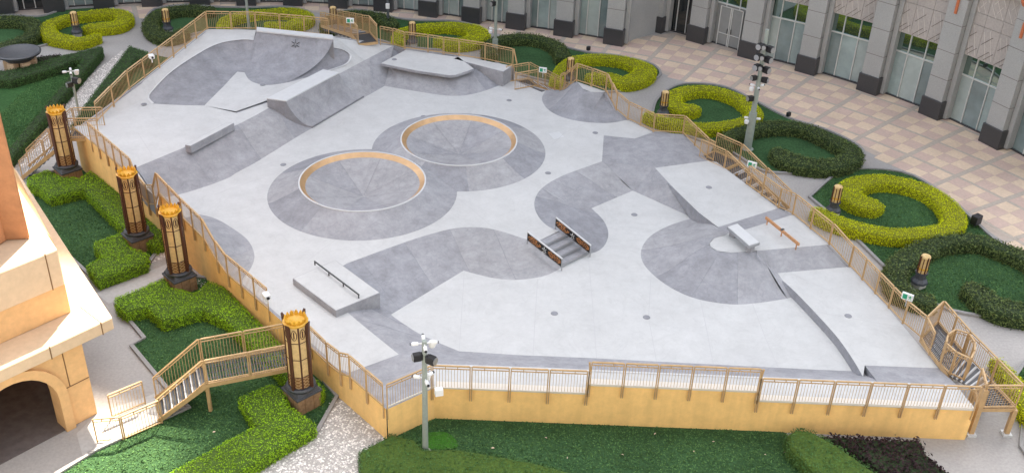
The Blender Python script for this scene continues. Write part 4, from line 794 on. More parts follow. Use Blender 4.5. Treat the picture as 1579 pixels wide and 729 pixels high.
# ================================================================ fences
def fence_panel(par, org, a, b, h=1.1, drop=0.0, pick=10, last=False, m='fence_paint', white=False, ends=True):
    """one bay of railing from base point a to base point b; parts hang under par whose origin is org"""
    a, b = Vector(a) - org, Vector(b) - org; U = Vector((0, 0, 1)); d = Vector((b.x - a.x, b.y - a.y, 0)); L = d.length
    if L < .05: return
    d /= L; e = .055
    A, B = a + d * e, b - d * e
    for s in ((a + d * .035, b - d * .035)): MB().bar(s - U * drop, s + U * h, .04, .05).build('post', m, par)
    MB().bar(A + U * h, B + U * h, .065, .045).build('top_rail', m, par)
    MB().bar(A + U * (h - .13), B + U * (h - .13), .035, .03).build('rail', m, par)
    MB().bar(A + U * .09, B + U * .09, .05, .04).build('bottom_rail', 'fence_light' if white else m, par)
    mb = MB(); n = max(2, int(L / .115))
    for i in range(1, n):
        p = A.lerp(B, i / n); mb.bar(p + U * .1, p + U * (h - .13), .014, .014)
    for s in (.33, .67): p = A.lerp(B, s); mb.bar(p + U * (h - .13), p + U * h, .03, .03)
    stuff(mb.build('pickets', m, par))
def fence(label, pts, h=1.1, drop=0.0, step=1.42, white=False, name='railing', par=None):
    P = [Vector(p) for p in pts]
    if par is None: par = tag(empty(name, P[0]), label, 'railing', 'gold railings around the skate park'); org = P[0]
    else: org = par.location.copy()
    for a, b in zip(P, P[1:]):
        L = math.hypot(b.x - a.x, b.y - a.y); n = max(1, round(L / step))
        for i in range(n): fence_panel(par, org, a.lerp(b, i / n), a.lerp(b, (i + 1) / n), h, drop, white=white)
    return par
fence('gold railing on the front yellow wall from the corner pole to the wall end', [(-4.25, 28.80, 1.52), (-2.72, 30.02, 1.52), (3.0, 30.06, 1.52)] + [(3.06, 30.06, 1.94), (9.28, 30.06, 1.94)] + [(9.34, 30.06, 1.52), (17.4, 30.1, 1.52)], drop=.5, white=True, step=1.38)
def WF(x, z): p = WL(x, z); return (p[0] - .06, p[1] - .05, p[2])
fence('gold railing along the left wall dipping between the lanterns', [WF(-4.3, 1.52), WF(-5.75, 1.55), WF(-6.2, 1.3), WF(-6.8, 1.25), WF(-7.6, 1.35), WF(-8.4, 1.42)], drop=.5, step=1.0)
fence('gold railing along the left wall rising over the grey corner hump', [WF(-9.7, 1.45), WF(-12.0, 1.42), WF(-12.6, 1.7), WF(-13.3, 2.33), WF(-14.6, 2.5), WF(-16.1, 2.8), WF(-16.55, 1.9), WF(-17.1, 1.6), WF(-17.7, 1.75), WF(-18.1, 2.4), WF(-21.3, 2.52)], drop=.55, step=1.0)
fence('gold railing climbing along the far left edge of the deck', [(-21.89,49.24,2.5),(-21.07,52.13,3.12),(-19.77,55.99,3.58),(-18.94,60.11,3.7)], drop=.1, step=1.3)
fence('gold railing along the back edge behind the bowl', [(-18.95,60.16,3.7),(-16.06,60.39,3.7),(-13.10,60.34,3.6),(-11.60,60.34,3.5)], drop=.1)
fence('gold railing along the back edge behind the white manual pad', [(-8.66,61.27,2.8),(-7.94,61.86,2.5),(-7.18,61.64,2.38),(-5.70,61.37,2.36),(-3.73,60.90,2.33),(-2.11,60.52,2.3),(-0.41,59.76,2.3),(-0.10,59.79,1.45)], drop=.1, step=1.3)
fence('gold railing curving over the wave ramp at the back corner', [(2.46,58.17,1.45),(2.76,58.10,1.6),(3.12,57.84,2),(3.39,57.17,2.56),(4.26,56.69,2.5),(5.08,56.20,2.42),(5.40,55.89,2),(5.68,55.23,1.7),(6.33,54.62,1.42)], drop=.05, step=1.0)
fence('gold railing behind the grey facets in front of the lime hedge', [(6.34,54.66,1.4),(7.65,53.16,1.4),(9.31,53.07,1.4),(10.26,50.24,1.4),(10.55,49.81,1.4)], drop=.1, step=1.25)
fence('gold railing along the right edge between the two stair landings', [(11.84,47.30,1.45),(13.04,44.95,1.45),(13.46,43.83,1.75),(14.58,41.19,1.75),(15.44,40.33,1.14),(16.30,37.11,1.14),(16.59,36.03,1.13)], drop=.1, step=1.25)

# ================================================================ metal stairs
def grate(par, org, quad, z, m='grating'):
    q = [Vector((p[0], p[1], z)) - org for p in quad]; mb = MB()
    n = max(3, int((q[3] - q[0]).length / .09)); k = max(3, int((q[1] - q[0]).length / .3))
    for i in range(n + 1):
        s = i / n; mb.bar(q[0].lerp(q[3], s), q[1].lerp(q[2], s), .035, .04)
    for i in range(k + 1):
        s = i / k; mb.bar(q[0].lerp(q[1], s) - Vector((0, 0, .02)), q[3].lerp(q[2], s) - Vector((0, 0, .02)), .03, .03)
    stuff(mb.build('grating', m, par))
    for a, b in ((0, 1), (1, 2), (2, 3), (3, 0)): MB().bar(q[a] - Vector((0, 0, .06)), q[b] - Vector((0, 0, .06)), .08, .16).build('edge_beam', 'fence_paint', par)
def stairs(name, label, top, bot, wd, land=0.0, n=7, legs=True, railL=True, railR=True, cat='stairs'):
    """landing of length land behind the top point, then a flight down to bot"""
    T, B = Vector(top), Vector(bot); d = Vector((B.x - T.x, B.y - T.y, 0)); L = d.length; d /= L; s = Vector((-d.y, d.x, 0)) * wd / 2; org = Vector((T.x, T.y, 0))
    t = tag(empty(name, org), label, cat); U = Vector((0, 0, 1))
    if land > 0:
        bk = T - d * land; grate(t, org, [bk - s, bk + s, T + s, T - s], T.z)
        if legs:
            for p in (T - s * .9, T + s * .9, bk - s * .9 + d * .15, bk + s * .9 + d * .15): MB().bar(Vector((p.x, p.y, 0)) - org, p - org - U * .1, .12, .12).build('leg', 'fence_paint', t)
        if railL: fence(None, [bk + s, T + s], par=t)
        if railR: fence(None, [bk - s, T - s], par=t)
    for i in range(n):
        p = T.lerp(B, (i + .5) / n); z = T.z + (B.z - T.z) * (i + 1) / (n + 0.0) + .03; w2 = L / n * .96
        c = Vector((p.x, p.y, z)) - org; tr = MB().add([], []); ang = math.atan2(d.y, d.x)
        tr.box(c, (w2, wd - .06, .04), ang).build('tread', 'grating', t)
        e = c + d * (w2 / 2); MB().bar(e - s * .96 + U * .02, e + s * .96 + U * .02, .05, .04).build('tread_nosing', 'tread_edge', t)
    for sg in (-1, 1): MB().bar(T + s * sg - org - U * .05, B + s * sg - org + U * .1, .06, .18).build('stringer', 'fence_paint', t)
    if railL: fence(None, [T + s, B + s], par=t)
    if railR: fence(None, [T - s, B - s], par=t)
    return t
# stair bridge on the left with its ground rails and open gate
c0, c1, c2 = Vector((-8.852,32.602,1.38)), Vector((-11.307,30.569,1.3)), Vector((-13.051,29.868,0))
lb = stairs('stair_bridge', 'gold metal stair bridge from the left lawn up to the deck', (c1.x, c1.y, 1.36), (c2.x, c2.y, 0), 1.35, land=(c0 - c1).length, n=7)
g0, g1 = (-12.638,29.240,0), (-13.751,28.259,0)
gp = tag(empty('railing', g0), 'low gold railing on the paving at the foot of the stair bridge', 'railing'); fence(None, [g0, g1], par=gp)
fence(None, [(-13.60,30.28,0),(-14.61,29.37,0)], par=gp)
gt = tag(empty('gate', g1), 'open gold gate leaf standing in the sun patch', 'gate'); fence(None, [g1, (-14.694,28.065,0)], par=gt, step=2)
stairs('metal_stairs', 'metal stairs going down behind the farthest tall lantern', (-22.742,48.037,2.4), (-25.459,47.665,0.1), 1.3, land=1.5, n=11)
stairs('metal_stairs', 'metal landing and stairs with a green sign by the floodlight pole', (11.469,49.468,1.35), (13.839,46.918,0), 1.3, land=1.7, n=7)
stairs('metal_stairs', 'metal landing and stairs beside the wave ramp at the back corner', (0.898,59.529,1.35), (2.995,60.663,0), 1.2, land=1.6, n=7)
stairs('metal_stairs', 'metal landing and stairs at the back beside the small gold lantern', (-9.999,62.214,3), (-13.282,69.291,0.8), 1.2, land=1.6, n=8, legs=False)
# big landing structure at the right front corner
ls = tag(empty('metal_landing', (17.8, 31, 0)), 'gold framed metal landing on legs at the right end of the wall', 'landing'); lo_ = Vector((17.8, 31, 0))
L1 = [p[:2] for p in [(16.78,34.91,1.3),(17.85,36.26,1.3),(18.31,34.49,1.3),(17.07,32.64,1.3)]]; L2 = [p[:2] for p in [(17.70,32.56,1.3),(18.21,33.12,1.3),(18.88,32.04,1.3),(17.83,30.52,1.3)]]
A1, A2, A3, A4 = [(16.91,34.74,1.3),(18.00,35.95,1.3),(18.36,33.84,1.3),(17.25,32.41,1.3)]; B1, B2, B3, B4 = [(17.98,31.55,1.3),(18.79,32.11,1.3),(19.16,30.57,1.3),(17.77,30.48,1.3)]
grate(ls, lo_, [A1, A2, A3, A4], 1.3)
grate(ls, lo_, [B1, B2, B3, B4], 1.3)
q = [Vector(A4), Vector(A3), Vector(B2), Vector(B1)]
for i in range(6):
    s0, s1 = (i + .08) / 6, (i + .85) / 6
    p = [q[0].lerp(q[3], s0), q[1].lerp(q[2], s0), q[1].lerp(q[2], s1), q[0].lerp(q[3], s1)]
    MB().prism([(v.x - 17.8, v.y - 31) for v in p], 1.27, 1.31).build('tread', 'grating', ls)
    MB().bar(p[3] - lo_ + Vector((0, 0, .03)), p[2] - lo_ + Vector((0, 0, .03)), .06, .04).build('tread_nosing', 'tread_edge', ls)
for p, zt in ((B4, 1.25), (B3, 1.25), (B1, 1.25), (B2, 1.25), (A2, 1.25), (A3, 1.25)):
    MB().bar((p[0] - 17.8, p[1] - 31, 0), (p[0] - 17.8, p[1] - 31, zt + (.95 if p in (B4,) else 0)), .17, .17).build('leg', 'fence_paint', ls)
    MB().box((p[0] - 17.8, p[1] - 31, .05), (.34, .34, .1)).build('foot_pad', 'coping', ls)
fence(None, [B4, B3, B2], par=ls, step=1.6); fence(None, [A2, A3, B2], par=ls, step=1.2); fence(None, [A1, A2], par=ls)
fence(None, [(16.49,35.82,1.28),(16.93,34.77,1.28),(16.89,33.65,1.28)], par=ls, step=1.0)
cr_ = crv([(17.11,33.01,1.3),(17.40,33.65,1.3),(17.85,33.98,1.3),(18.19,33.83,1.3),(18.29,33.21,1.3),(17.81,32.13,1.3),(17.40,32.26,1.3),(17.11,33.01,1.3)], 9)
fence(None, cr_, par=ls, step=.9)
fence(None, [B1, B4], par=ls, step=1.4)

# ================================================================ exit signs and small cameras on the railings
def sign(p, rz, label):
    t = tag(empty('exit_sign', p, rz), label, 'sign', 'green and white exit signs')
    MB().box((0, 0, .16), (.46, .10, .30)).build('board', 'white_plastic', t); MB().box((-.09, -.055, .16), (.18, .012, .22)).build('green_field', 'sign_green', t)
    mb = MB(); mb.box((.12, -.056, .2), (.05, .012, .10)); mb.bar((.12, -.056, .16), (.07, -.056, .08), .03, .012); mb.bar((.12, -.056, .16), (.18, -.056, .09), .03, .012); mb.bar((.04, -.056, .2), (.2, -.056, .22), .03, .012); mb.build('running_figure', 'sign_green', t)
    MB().bar((0, 0.06, .1), (0, .06, -.35), .04).build('bracket', 'steel', t)
sign((11.978,47.254,2.45), -.5, 'small green and white exit sign by the floodlight pole'); sign((16.425,35.914,2.4), -.6, 'small green and white exit sign on the right railing')
sign((1.432,58.443,2.5), -.2, 'small green and white exit sign beside the wave ramp'); sign((-10.381,60.829,4.2), 0, 'small green and white exit sign on the back railing')
def camera_box(p, label):
    t = tag(empty('security_camera', p), label, 'camera'); bevel(MB().box((0, 0, .1), (.26, .36, .2), .6).build('body', 'white_plastic', t), .03)
    MB().tube((0, 0, -.25), (0, 0, .02), .03).build('bracket', 'white_plastic', t); MB().tube((.1, -.16, .1), (.13, -.2, .1), .06).build('lens', 'black_plastic', t)
camera_box((-9.604,33.834,2.62), 'white security camera on the left railing near the stair bridge'); camera_box((-20.040,53.286,4.5), 'white security camera on the far left railing')

# ================================================================ tall lanterns
def lantern(x, y, label):
    t = tag(empty('tall_lantern', (x, y, 0), .78), label, 'lantern', 'tall gold lanterns along the yellow wall')
    bevel(MB().prism([(-.52, -.52), (.52, -.52), (.52, .52), (-.52, .52)], 0, .72).build('pedestal', 'pedestal_stone', t), .03, 1)
    for sx, sy, w_, d_ in ((.18, -.521, .02, .012), (-.2, -.521, .02, .012), (-.521, .15, .012, .02), (-.521, -.22, .012, .02)):
        MB().box((sx, sy, .36), (w_, d_, .7)).build('stone_joint', 'stone_seam', t)
    cp = bevel(MB().prism([(-.56, -.56), (.56, -.56), (.56, .56), (-.56, .56)], .722, .82).build('cap', 'slate', t), .02, 1)
    MB().lathe([(.72, .82), (.60, .98)], 4, ph=math.pi / 4).build('cap_slope', 'slate', t)
    autosmooth(MB().lathe([(.50, .90), (.56, .96), (.57, 1.04), (.52, 1.10), (.40, 1.10), (.40, 1.02)], 24).build('ring', 'slate', t))
    H0, H1 = 1.02, 3.92
    for k in range(8):
        a = k * math.pi / 4; ca, sa = math.cos(a), math.sin(a); r_ = .40; hw = r_ * math.tan(math.pi / 8) * .98
        for z0, z1, mm in ((H0, 1.62, 'lantern_lattice'), (1.64, 2.42, 'lantern_cream'), (2.44, 3.18, 'lantern_cream'), (3.20, H1, 'lantern_cream')):
            f0 = .012 * k % .01
            vs = [(r_ * ca - s * hw * sa, r_ * sa + s * hw * ca, z) for s, z in ((-1, z0), (1, z0), (1, z1), (-1, z1))]
            MB().add(vs, [(0, 1, 2, 3)]).build('glass_panel', mm, t)
            if mm == 'lantern_lattice':
                mb = MB()
                for i in range(4):
                    for sg in (-1, 1):
                        za = z0 + .02 + i * .145
                        mb.bar((r_ * 1.01 * ca + sg * hw * .8 * sa, r_ * 1.01 * sa - sg * hw * .8 * ca, za), (r_ * 1.01 * ca - sg * hw * .8 * sa, r_ * 1.01 * sa + sg * hw * .8 * ca, za + .14), .02, .02)
                stuff(mb.build('lattice', 'fence_paint', t))
        mb = MB(); zc = 3.56
        ring_ = [(math.cos(u) * hw * .62, math.sin(u) * .22) for u in np.linspace(0, 2 * math.pi, 11)]
        for (u0, v0), (u1, v1) in zip(ring_, ring_[1:]): mb.bar((r_ * 1.015 * ca - u0 * sa, r_ * 1.015 * sa + u0 * ca, zc + v0), (r_ * 1.015 * ca - u1 * sa, r_ * 1.015 * sa + u1 * ca, zc + v1), .025, .02)
        mb.bar((r_ * 1.015 * ca, r_ * 1.015 * sa, zc - .14), (r_ * 1.015 * ca, r_ * 1.015 * sa, zc + .14), .05, .02)
        mb.build('ornament', 'lantern_wood', t)
    for k in range(8):
        a = (k + .5) * math.pi / 4; r_ = .43; big = k % 2 == 0
        MB().bar((r_ * math.cos(a), r_ * math.sin(a), H0), (r_ * math.cos(a), r_ * math.sin(a), H1), .05, .05).build('rib', 'lantern_wood', t)
        if big:
            ca, sa = math.cos(a), math.sin(a); th = .05
            P2 = [(.42, H0 + .02), (.54, H0 + .02), (.52, 3.3), (.56, 3.75), (.60, 4.12), (.50, 4.02), (.42, H1)]; mb = MB()
            vs = [(r * ca - sg * th * sa, r * sa + sg * th * ca, z) for sg in (-1, 1) for r, z in P2]; n7 = len(P2)
            mb.add(vs, [tuple(range(n7)), tuple(range(2 * n7 - 1, n7 - 1, -1))] + [(i, n7 + i, n7 + (i + 1) % n7, (i + 1) % n7) for i in range(n7)]); mb.build('corner_fin', 'lantern_wood', t)
    for z in (1.63, 2.43, 3.19): MB().lathe([(.44, -.02), (.455, 0), (.44, .02)], 8, (0, 0, z), ph=math.pi / 8).build('band', 'lantern_wood', t)
    MB().lathe([(.45, 3.90), (.47, 3.96), (.40, 3.99), (.001, 3.93)], 16).build('crown_base', 'lantern_gold', t)
    for k in range(14):
        a = k * 2 * math.pi / 14; ca, sa = math.cos(a), math.sin(a); r0, r1 = .35, .40; hw = .08
        vs = [(r0 * ca + hw * sa, r0 * sa - hw * ca, 3.95), (r0 * ca - hw * sa, r0 * sa + hw * ca, 3.95), (r1 * ca - hw * .8 * sa, r1 * sa + hw * .8 * ca, 4.08), (r1 * 1.02 * ca, r1 * 1.02 * sa, 4.18), (r1 * ca + hw * .8 * sa, r1 * sa - hw * .8 * ca, 4.08)]
        vi = [(x * .9, y * .9, z) for x, y, z in vs]
        MB().add(vs + vi, [(0, 1, 2, 3, 4), (9, 8, 7, 6, 5)] + [(i, i + 5, (i + 1) % 5 + 5, (i + 1) % 5) for i in range(5)]).build('petal', 'lantern_gold', t)
    return t
lantern(-7.72, 30.6, 'nearest tall gold lantern, beside the front corner of the wall')
lantern(-14.5, 37.95, 'tall gold lantern in front of the grey corner hump, third from the back')
lantern(-17.38, 41.1, 'tall gold lantern second from the back, where the railing dips')
lantern(-23.0, 47.25, 'farthest tall gold lantern, beside the metal stairs')
def small_lantern(p, label, s=1.0):
    t = tag(empty('small_lantern', (p[0], p[1], 0.0), .6), label, 'lantern', 'small lantern bollards in the garden islands'); t.scale = (s, s, s)
    bevel(MB().prism([(-.26, -.26), (.26, -.26), (.26, .26), (-.26, .26)], 0, .28).build('plinth', 'pedestal_white', t), .02, 1)
    MB().lathe([(.40, .28), (.38, .38), (.26, .52), (.22, .72), (.30, .78), (.30, .84), (.001, .84)], 8, ph=math.pi / 8).build('base', 'slate', t)
    MB().lathe([(.215, .84), (.205, 1.62)], 8, ph=math.pi / 8).build('shaft', 'lantern_cream', t)
    for k in range(8):
        a = (k + .5) * math.pi / 4; MB().bar((.225 * math.cos(a), .225 * math.sin(a), .84), (.22 * math.cos(a), .22 * math.sin(a), 1.70 if k % 2 else 1.63), .05 if k % 2 else .03).build('rib', 'lantern_wood', t)
    MB().lathe([(.23, 1.02), (.235, 1.06), (.23, 1.1)], 8, ph=math.pi / 8).build('band', 'lantern_gold', t)
    MB().lathe([(.21, 1.58), (.225, 1.66), (.19, 1.72), (.001, 1.64)], 12).build('crown', 'lantern_cream', t)
for p, l in (((16.477,47.012,0.15), 'small lantern on the left side of the largest lime hedge'), ((18.902,40.599,0.15), 'small lantern standing in the dark hedge at the right edge'), ((8.845,58.201,0.15), 'small lantern at the left end of the lime hedge near the floodlight pole'), ((3.288,62.937,0.15), 'small lantern behind the wave ramp railing'),
             ((-7.416,68.308,0.15), 'small lantern behind the railing above the white manual pad'), ((-13.236,70.692,0.15), 'small lantern beside the back stairs'), ((-24.464,68.836,0.15), 'small lantern in the dark hedge behind the far left corner'), ((-30.276,67.516,0.15), 'small lantern in the lime hedge at the upper left')):
    small_lantern(p, l, 1.0)

# ================================================================ light poles
def cam_head(t, z, n, r=.34, ph=0.0, m='white_plastic'):
    for k in range(n):
        a = ph + 2 * math.pi * k / n; ca, sa = math.cos(a), math.sin(a)
        o = bevel(MB().box((r * ca, r * sa, z), (.24, .12, .12), a).build('camera_body', m, t), .03, 1)
        MB().tube(((r + .15) * ca, (r + .15) * sa, z), ((r + .17) * ca, (r + .17) * sa, z), .05).build('lens', 'black_plastic', o)
        MB().bar((0, 0, z), (r * ca, r * sa, z), .04).build('arm', m, t)
    autosmooth(MB().lathe([(.001, -.16), (.11, -.12), (.14, 0), (.12, .08), (.001, .1)], 14, (r * math.cos(ph + .5), r * math.sin(ph + .5), z - .16)).build('dome_camera', m, t))
def flood(t, z, a, r=.3, s=.26):
    ca, sa = math.cos(a), math.sin(a); o = bevel(MB().box((r * ca, r * sa, z), (s, s * .8, s), a).build('floodlight', 'black_plastic', t), .02, 1)
    MB().tube((r * ca + s * .5 * ca, r * sa + s * .5 * sa, z), (r * ca + s * .62 * ca, r * sa + s * .62 * sa, z), s * .42, s * .48, 14).build('reflector', 'steel', o)
    for k in (-1, 0, 1): MB().box((r * ca - s * .56 * ca - k * s * .25 * sa, r * sa - s * .56 * sa + k * s * .25 * ca, z), (.06, .015, s * .9), a).build('cooling_fin', 'black_plastic', o)
def pole(p, h, r0, r1, label, m='pole_paint'):
    t = tag(empty('light_pole', (p[0], p[1], 0)), label, 'light pole', 'light poles')
    MB().tube((0, 0, 0), (0, 0, h), r0, r1, 16).build('shaft', m, t, smooth=False); autosmooth(t.children[0]); MB().lathe([(r0 * 2, 0), (r0 * 2, .05), (r0 * 1.2, .09)], 14).build('base_plate', m, t); return t
t = pole((-2.816,28.271,0), 5.05, .11, .085, 'grey green pole with white cameras in front of the yellow wall')
cam_head(t, 4.95, 4, .32, .2); flood(t, 4.35, -.5, .28, .3); flood(t, 4.42, 3.5, .26, .28); cam_head(t, 3.45, 3, .28, .9); MB().box((.5, -.1, 2.95), (.28, .2, .26), .3).build('junction_box', 'white_plastic', t)
t = pole((13.334,54.343,0), 7.2, .18, .10, 'tall grey floodlight pole with black floodlights beside the right railing')
MB().tube((0, 0, 0), (0, 0, 2.3), .24, .22, 16).build('lower_shaft', 'pole_paint', t)
for i, z in enumerate((6.2, 5.6, 5.0)):
    MB().bar((-.42, 0, z - .1), (.42, 0, z - .1), .05).build('crossarm', 'pole_paint', t); flood(t, z, -.9, .40, .34); flood(t, z + .12, 3.9, .40, .34); flood(t, z + .1, -1.9, .3, .26)
flood(t, 4.35, -.5, .34, .3); flood(t, 4.45, 3.6, .38, .28); cam_head(t, 3.9, 3, .32, 2.6); flood(t, 3.2, 3.5, .36, .3); cam_head(t, 1.95, 2, .34, 3.0)
t = pole((-24.950,53.939,0), 3.3, .07, .06, 'short pole with white cameras and a black floodlight beside the gravel path')
cam_head(t, 3.25, 4, .32, .4); flood(t, 2.75, -.3, .26, .34); flood(t, 2.5, 3.9, .2, .28)
t = pole((-19.212,70.390,0), 7.5, .10, .07, 'grey pole behind the railing above the bowl'); cam_head(t, 2.6, 2, .18, -1.6)
t = pole((-9.508,71.815,0), 7.5, .09, .07, 'dark slim pole behind the back stairs', 'pole_dark'); MB().box((0, -.14, 1.6), (.26, .2, .34)).build('junction_box', 'white_plastic', t)
t = pole((-1.683,67.162,0), 4.6, .11, .09, 'grey pole with white dome cameras beside the dark hedge at the back'); MB().tube((0, 0, 0), (0, 0, 1.2), .19, .19, 16).build('lower_shaft', 'pole_paint', t)
cam_head(t, 4.45, 5, .4, .3); flood(t, 3.7, 3.9, .3, .3); cam_head(t, 1.9, 2, .34, 2.8)
# round stone table and two little garden spotlights
tp = (-31.485,61.384,0); t = tag(empty('stone_table', (tp[0], tp[1], 0)), 'round dark stone table on pale stone legs at the far left', 'table')
autosmooth(MB().lathe([(.001, .98), (.9, .98), (1.32, 1.10), (1.36, 1.22), (1.25, 1.26), (1.1, 1.18), (.001, 1.14)], 36).build('table_top', 'slate', t)); MB().lathe([(.85, .75), (.85, .98)], 24).build('drum', 'granite_dark', t)
for k in range(6): a = k * math.pi / 3 + .3; bevel(MB().box((.72 * math.cos(a), .72 * math.sin(a), .37), (.5, .5, .75), a).build('leg', 'cream_stone', t), .03, 1)
for p, l in (((16.626,58.919,0), 'tiny garden spotlight at the edge of the plaza tiles behind the dark hedge'), ((4.746,68.610,0), 'tiny garden spotlight behind the lime hedge at the back'), ((23.599,46.404,0), 'black speaker box in the turf beside the largest lime hedge')):
    big = 'speaker' in l; t = tag(empty('garden_box' if big else 'spotlight', p), l, 'speaker' if big else 'spotlight'); s = 1.0 if big else .55
    MB().bar((0, 0, 0), (0, 0, .3 * s), .05).build('stake', 'pole_dark', t); bevel(MB().box((0, 0, .45 * s), (.5 * s, .36 * s, .5 * s), .6).build('housing', 'black_plastic', t), .03, 1)

# ================================================================ curved podium building with its tower
bld = tag(empty('podium_building', (0, 75, 0)), 'curved grey building with granite columns and glass bays behind the plaza', 'building')
def bk_(o): o.matrix_parent_inverse = Matrix.Translation((0, -75, 0)); return o
def pb(mb, name, m, par=None):
    o = mb.build(name, m, par or bld)
    if par is None: bk_(o)
    return o
CP = [(-36.8, 70.9), (-33.6, 72.0), (-30.4, 73.1), (-27.2, 74.0), (-23.85, 74.6), (-20.5, 75.05), (-17.1, 75.4), (-13.7, 75.3), (-10.3, 75.0), (-6.9, 74.3), (-3.66, 73.35), (-.4, 72.4), (3.05, 71.35), (6.54, 70.06),
      (9.7, 73.2), (12.5, 71.3), (15.75, 68.6), (19.26, 66.3), (22.64, 63.4), (25.6, 60.0), (27.95, 56.2), (29.8, 52.0)]
def outn(i):
    a = Vector(CP[max(i - 1, 0)]); b = Vector(CP[min(i + 1, len(CP) - 1)]); d = (b - a).normalized(); return Vector((d.y, -d.x)), d
dirs = []
for i in range(len(CP)):
    n_, d_ = outn(i)
    if i == 13: n_, d_ = outn(12)
    if i == 14: n_, d_ = outn(16)
    if i == 15: n_, d_ = outn(16)
    dirs.append((n_, d_))
for i, c in enumerate(CP):
    n_, d_ = dirs[i]; rz = math.atan2(d_.y, d_.x); dep = 1.1; c = Vector(c) - n_ * (dep / 2); wd = 1.22
    col_ = pb(MB().box((c.x, c.y, 4.75), (wd, dep, 7.3), rz), 'column', 'granite')
    bs = MB().box((c.x, c.y, .6), (wd + .22, dep + .22, 1.2), rz).build('column_base', 'granite_dark', col_); bevel(bs, .02, 1)
    for z in (2.6, 4.3, 6.0, 7.6):
        MB().box((c.x, c.y, z), (wd + .012, dep + .012, .03), rz).build('column_joint', 'stone_groove', col_)
    if i >= 15:
        q = c + n_ * (dep / 2 + .05); MB().box((q.x, q.y, 7.1), (.14, .12, .9), rz).build('wall_lamp', 'terracotta', col_)
        q = c + n_ * (dep / 2 - .1); autosmooth(MB().lathe([(.001, 8.4), (.5, 8.45), (.62, 8.7), (.45, 8.95), (.62, 9.15), (.5, 9.4), (.001, 9.45)], 16, (q.x, q.y, 0)).build('ornament', 'terracotta', col_))
    q = c - n_ * .1 + d_ * (wd / 2 + .18); pb(MB().box((q.x, q.y, 4.3), (.3, .5, 8.4), rz), 'pilaster', 'granite_dark'if False else 'granite')
for i in range(len(CP) - 1):
    a, b = Vector(CP[i]), Vector(CP[i + 1]); d = (b - a).normalized(); n_ = Vector((d.y, -d.x)); rz = math.atan2(d.y, d.x)
    if i == 13:                                          # granite return wall of the entrance recess
        m_ = (a + b) / 2 - n_ * 0.0; pb(MB().box((m_.x + .4, m_.y + .3, 4.7), ((b - a).length, .3, 9.4), rz), 'return_wall', 'granite'); continue
    a2, b2 = a + d * .55 - n_ * 1.0, b - d * .55 - n_ * 1.0; L = (b2 - a2).length; dark = i in (0, 14)
    door = i == 15
    for k in range(3):
        p0, p1 = a2.lerp(b2, k / 3), a2.lerp(b2, (k + 1) / 3); m_ = (p0 + p1) / 2; wp = L / 3 - .04
        lo_m = 'dark_glass' if dark else ('door_panel' if door else ('film_glass', 'film_glass_b', 'film_glass_c')[(i * 5 + k * 2) % 3])
        pb(MB().box((m_.x, m_.y, 1.52), (wp, .05, 2.9), rz), 'window_pane', lo_m)
        pb(MB().box((m_.x, m_.y, 3.68), (wp, .05, 1.28), rz), 'window_pane', 'dark_glass' if dark else 'mirror_glass')
        # stone cladding above the glass
        f = m_ + n_ * .25; first = None
        for z0, z1, rel in ((4.34, 6.25, 1), (6.27, 6.95, 0), (6.97, 8.45, 2)):
            pn = pb(MB().box((f.x, f.y, (z0 + z1) / 2), (wp + .02, .3, z1 - z0), rz), 'wall_panel', 'stone_beige')
            if rel and i >= 14:
                fo = f + n_ * .155; mb = MB(); mr = MB(); hw = wp / 2 - .06; hz = (z1 - z0) / 2; zc = (z0 + z1) / 2
                def pt(u, v): return (fo.x + d.x * u * hw, fo.y + d.y * u * hw, zc + v * hz)
                if rel == 1:
                    for v0 in (-.95, -.05): mb.bar(pt(-.9, v0), pt(.35, v0 + .62), .035, .035)
                    mb.bar(pt(-.1, -.9), pt(.95, -.38), .035, .035)
                    mr.bar(pt(-.95, .75), pt(.1, -.95), .03, .03); mr.bar(pt(-.2, .9), pt(.95, -.85), .03, .03)
                else:
                    for s in (-1, 1): mr.bar(pt(s, 0), pt(0, s), .04, .04); mr.bar(pt(-s * .6, 0), pt(0, s * .6), .03, .03)
                    mr.bar(pt(-.95, .95), pt(.95, -.95), .03, .03)
                if mb.v: mb.build('groove', 'stone_groove', pn)
                mr.build('ridge', 'stone_ridge', pn)
    for k in range(4):
        p0 = a2.lerp(b2, k / 3) + n_ * .05; pb(MB().box((p0.x, p0.y, 2.16), (.06, .1, 4.3), rz), 'mullion', 'mullion')
    m_ = (a2 + b2) / 2 + n_ * .05; pb(MB().box((m_.x, m_.y, 3.0), (L, .12, .08), rz), 'transom', 'mullion')
    pb(MB().box((m_.x, m_.y, .05), (L, .16, .1), rz), 'sill', 'granite_dark')
    f = m_ + n_ * .35; pb(MB().box((f.x, f.y, 8.75), (L + 1.2, .9, .55), rz), 'cornice', 'stone_beige'); pb(MB().box((f.x, f.y, 9.07), (L + 1.25, 1.1, .09), rz), 'cornice_cap', 'stone_ridge')
    f = m_ - n_ * .9; pb(MB().box((f.x, f.y, 10.2), (L + 1.2, .5, 2.4), rz), 'upper_wall', 'granite')
    if door:
        dr = pb(MB().box((m_.x + n_.x * .03, m_.y + n_.y * .03, 1.4), (1.75, .06, 2.75), rz), 'door', 'door_panel')
        for u in (-.88, -.06, .06, .88):
            q = m_ + d * u + n_ * .08; MB().box((q.x, q.y, 1.42), (.07, .06, 2.8), rz).build('door_frame', 'mullion', dr)
        for z in (.9, 2.82): q = m_ + n_ * .08; MB().box((q.x, q.y, z), (1.8, .05, .05), rz).build('door_rail', 'mullion', dr)
        for u in (-.14, .14): q = m_ + d * u + n_ * .14; MB().box((q.x, q.y, 1.15), (.05, .05, .35), rz).build('door_handle', 'dark_steel', dr)
u = Vector((.956, -.294)); v = Vector((.294, .956)); c = Vector((-6, 84.5)) 
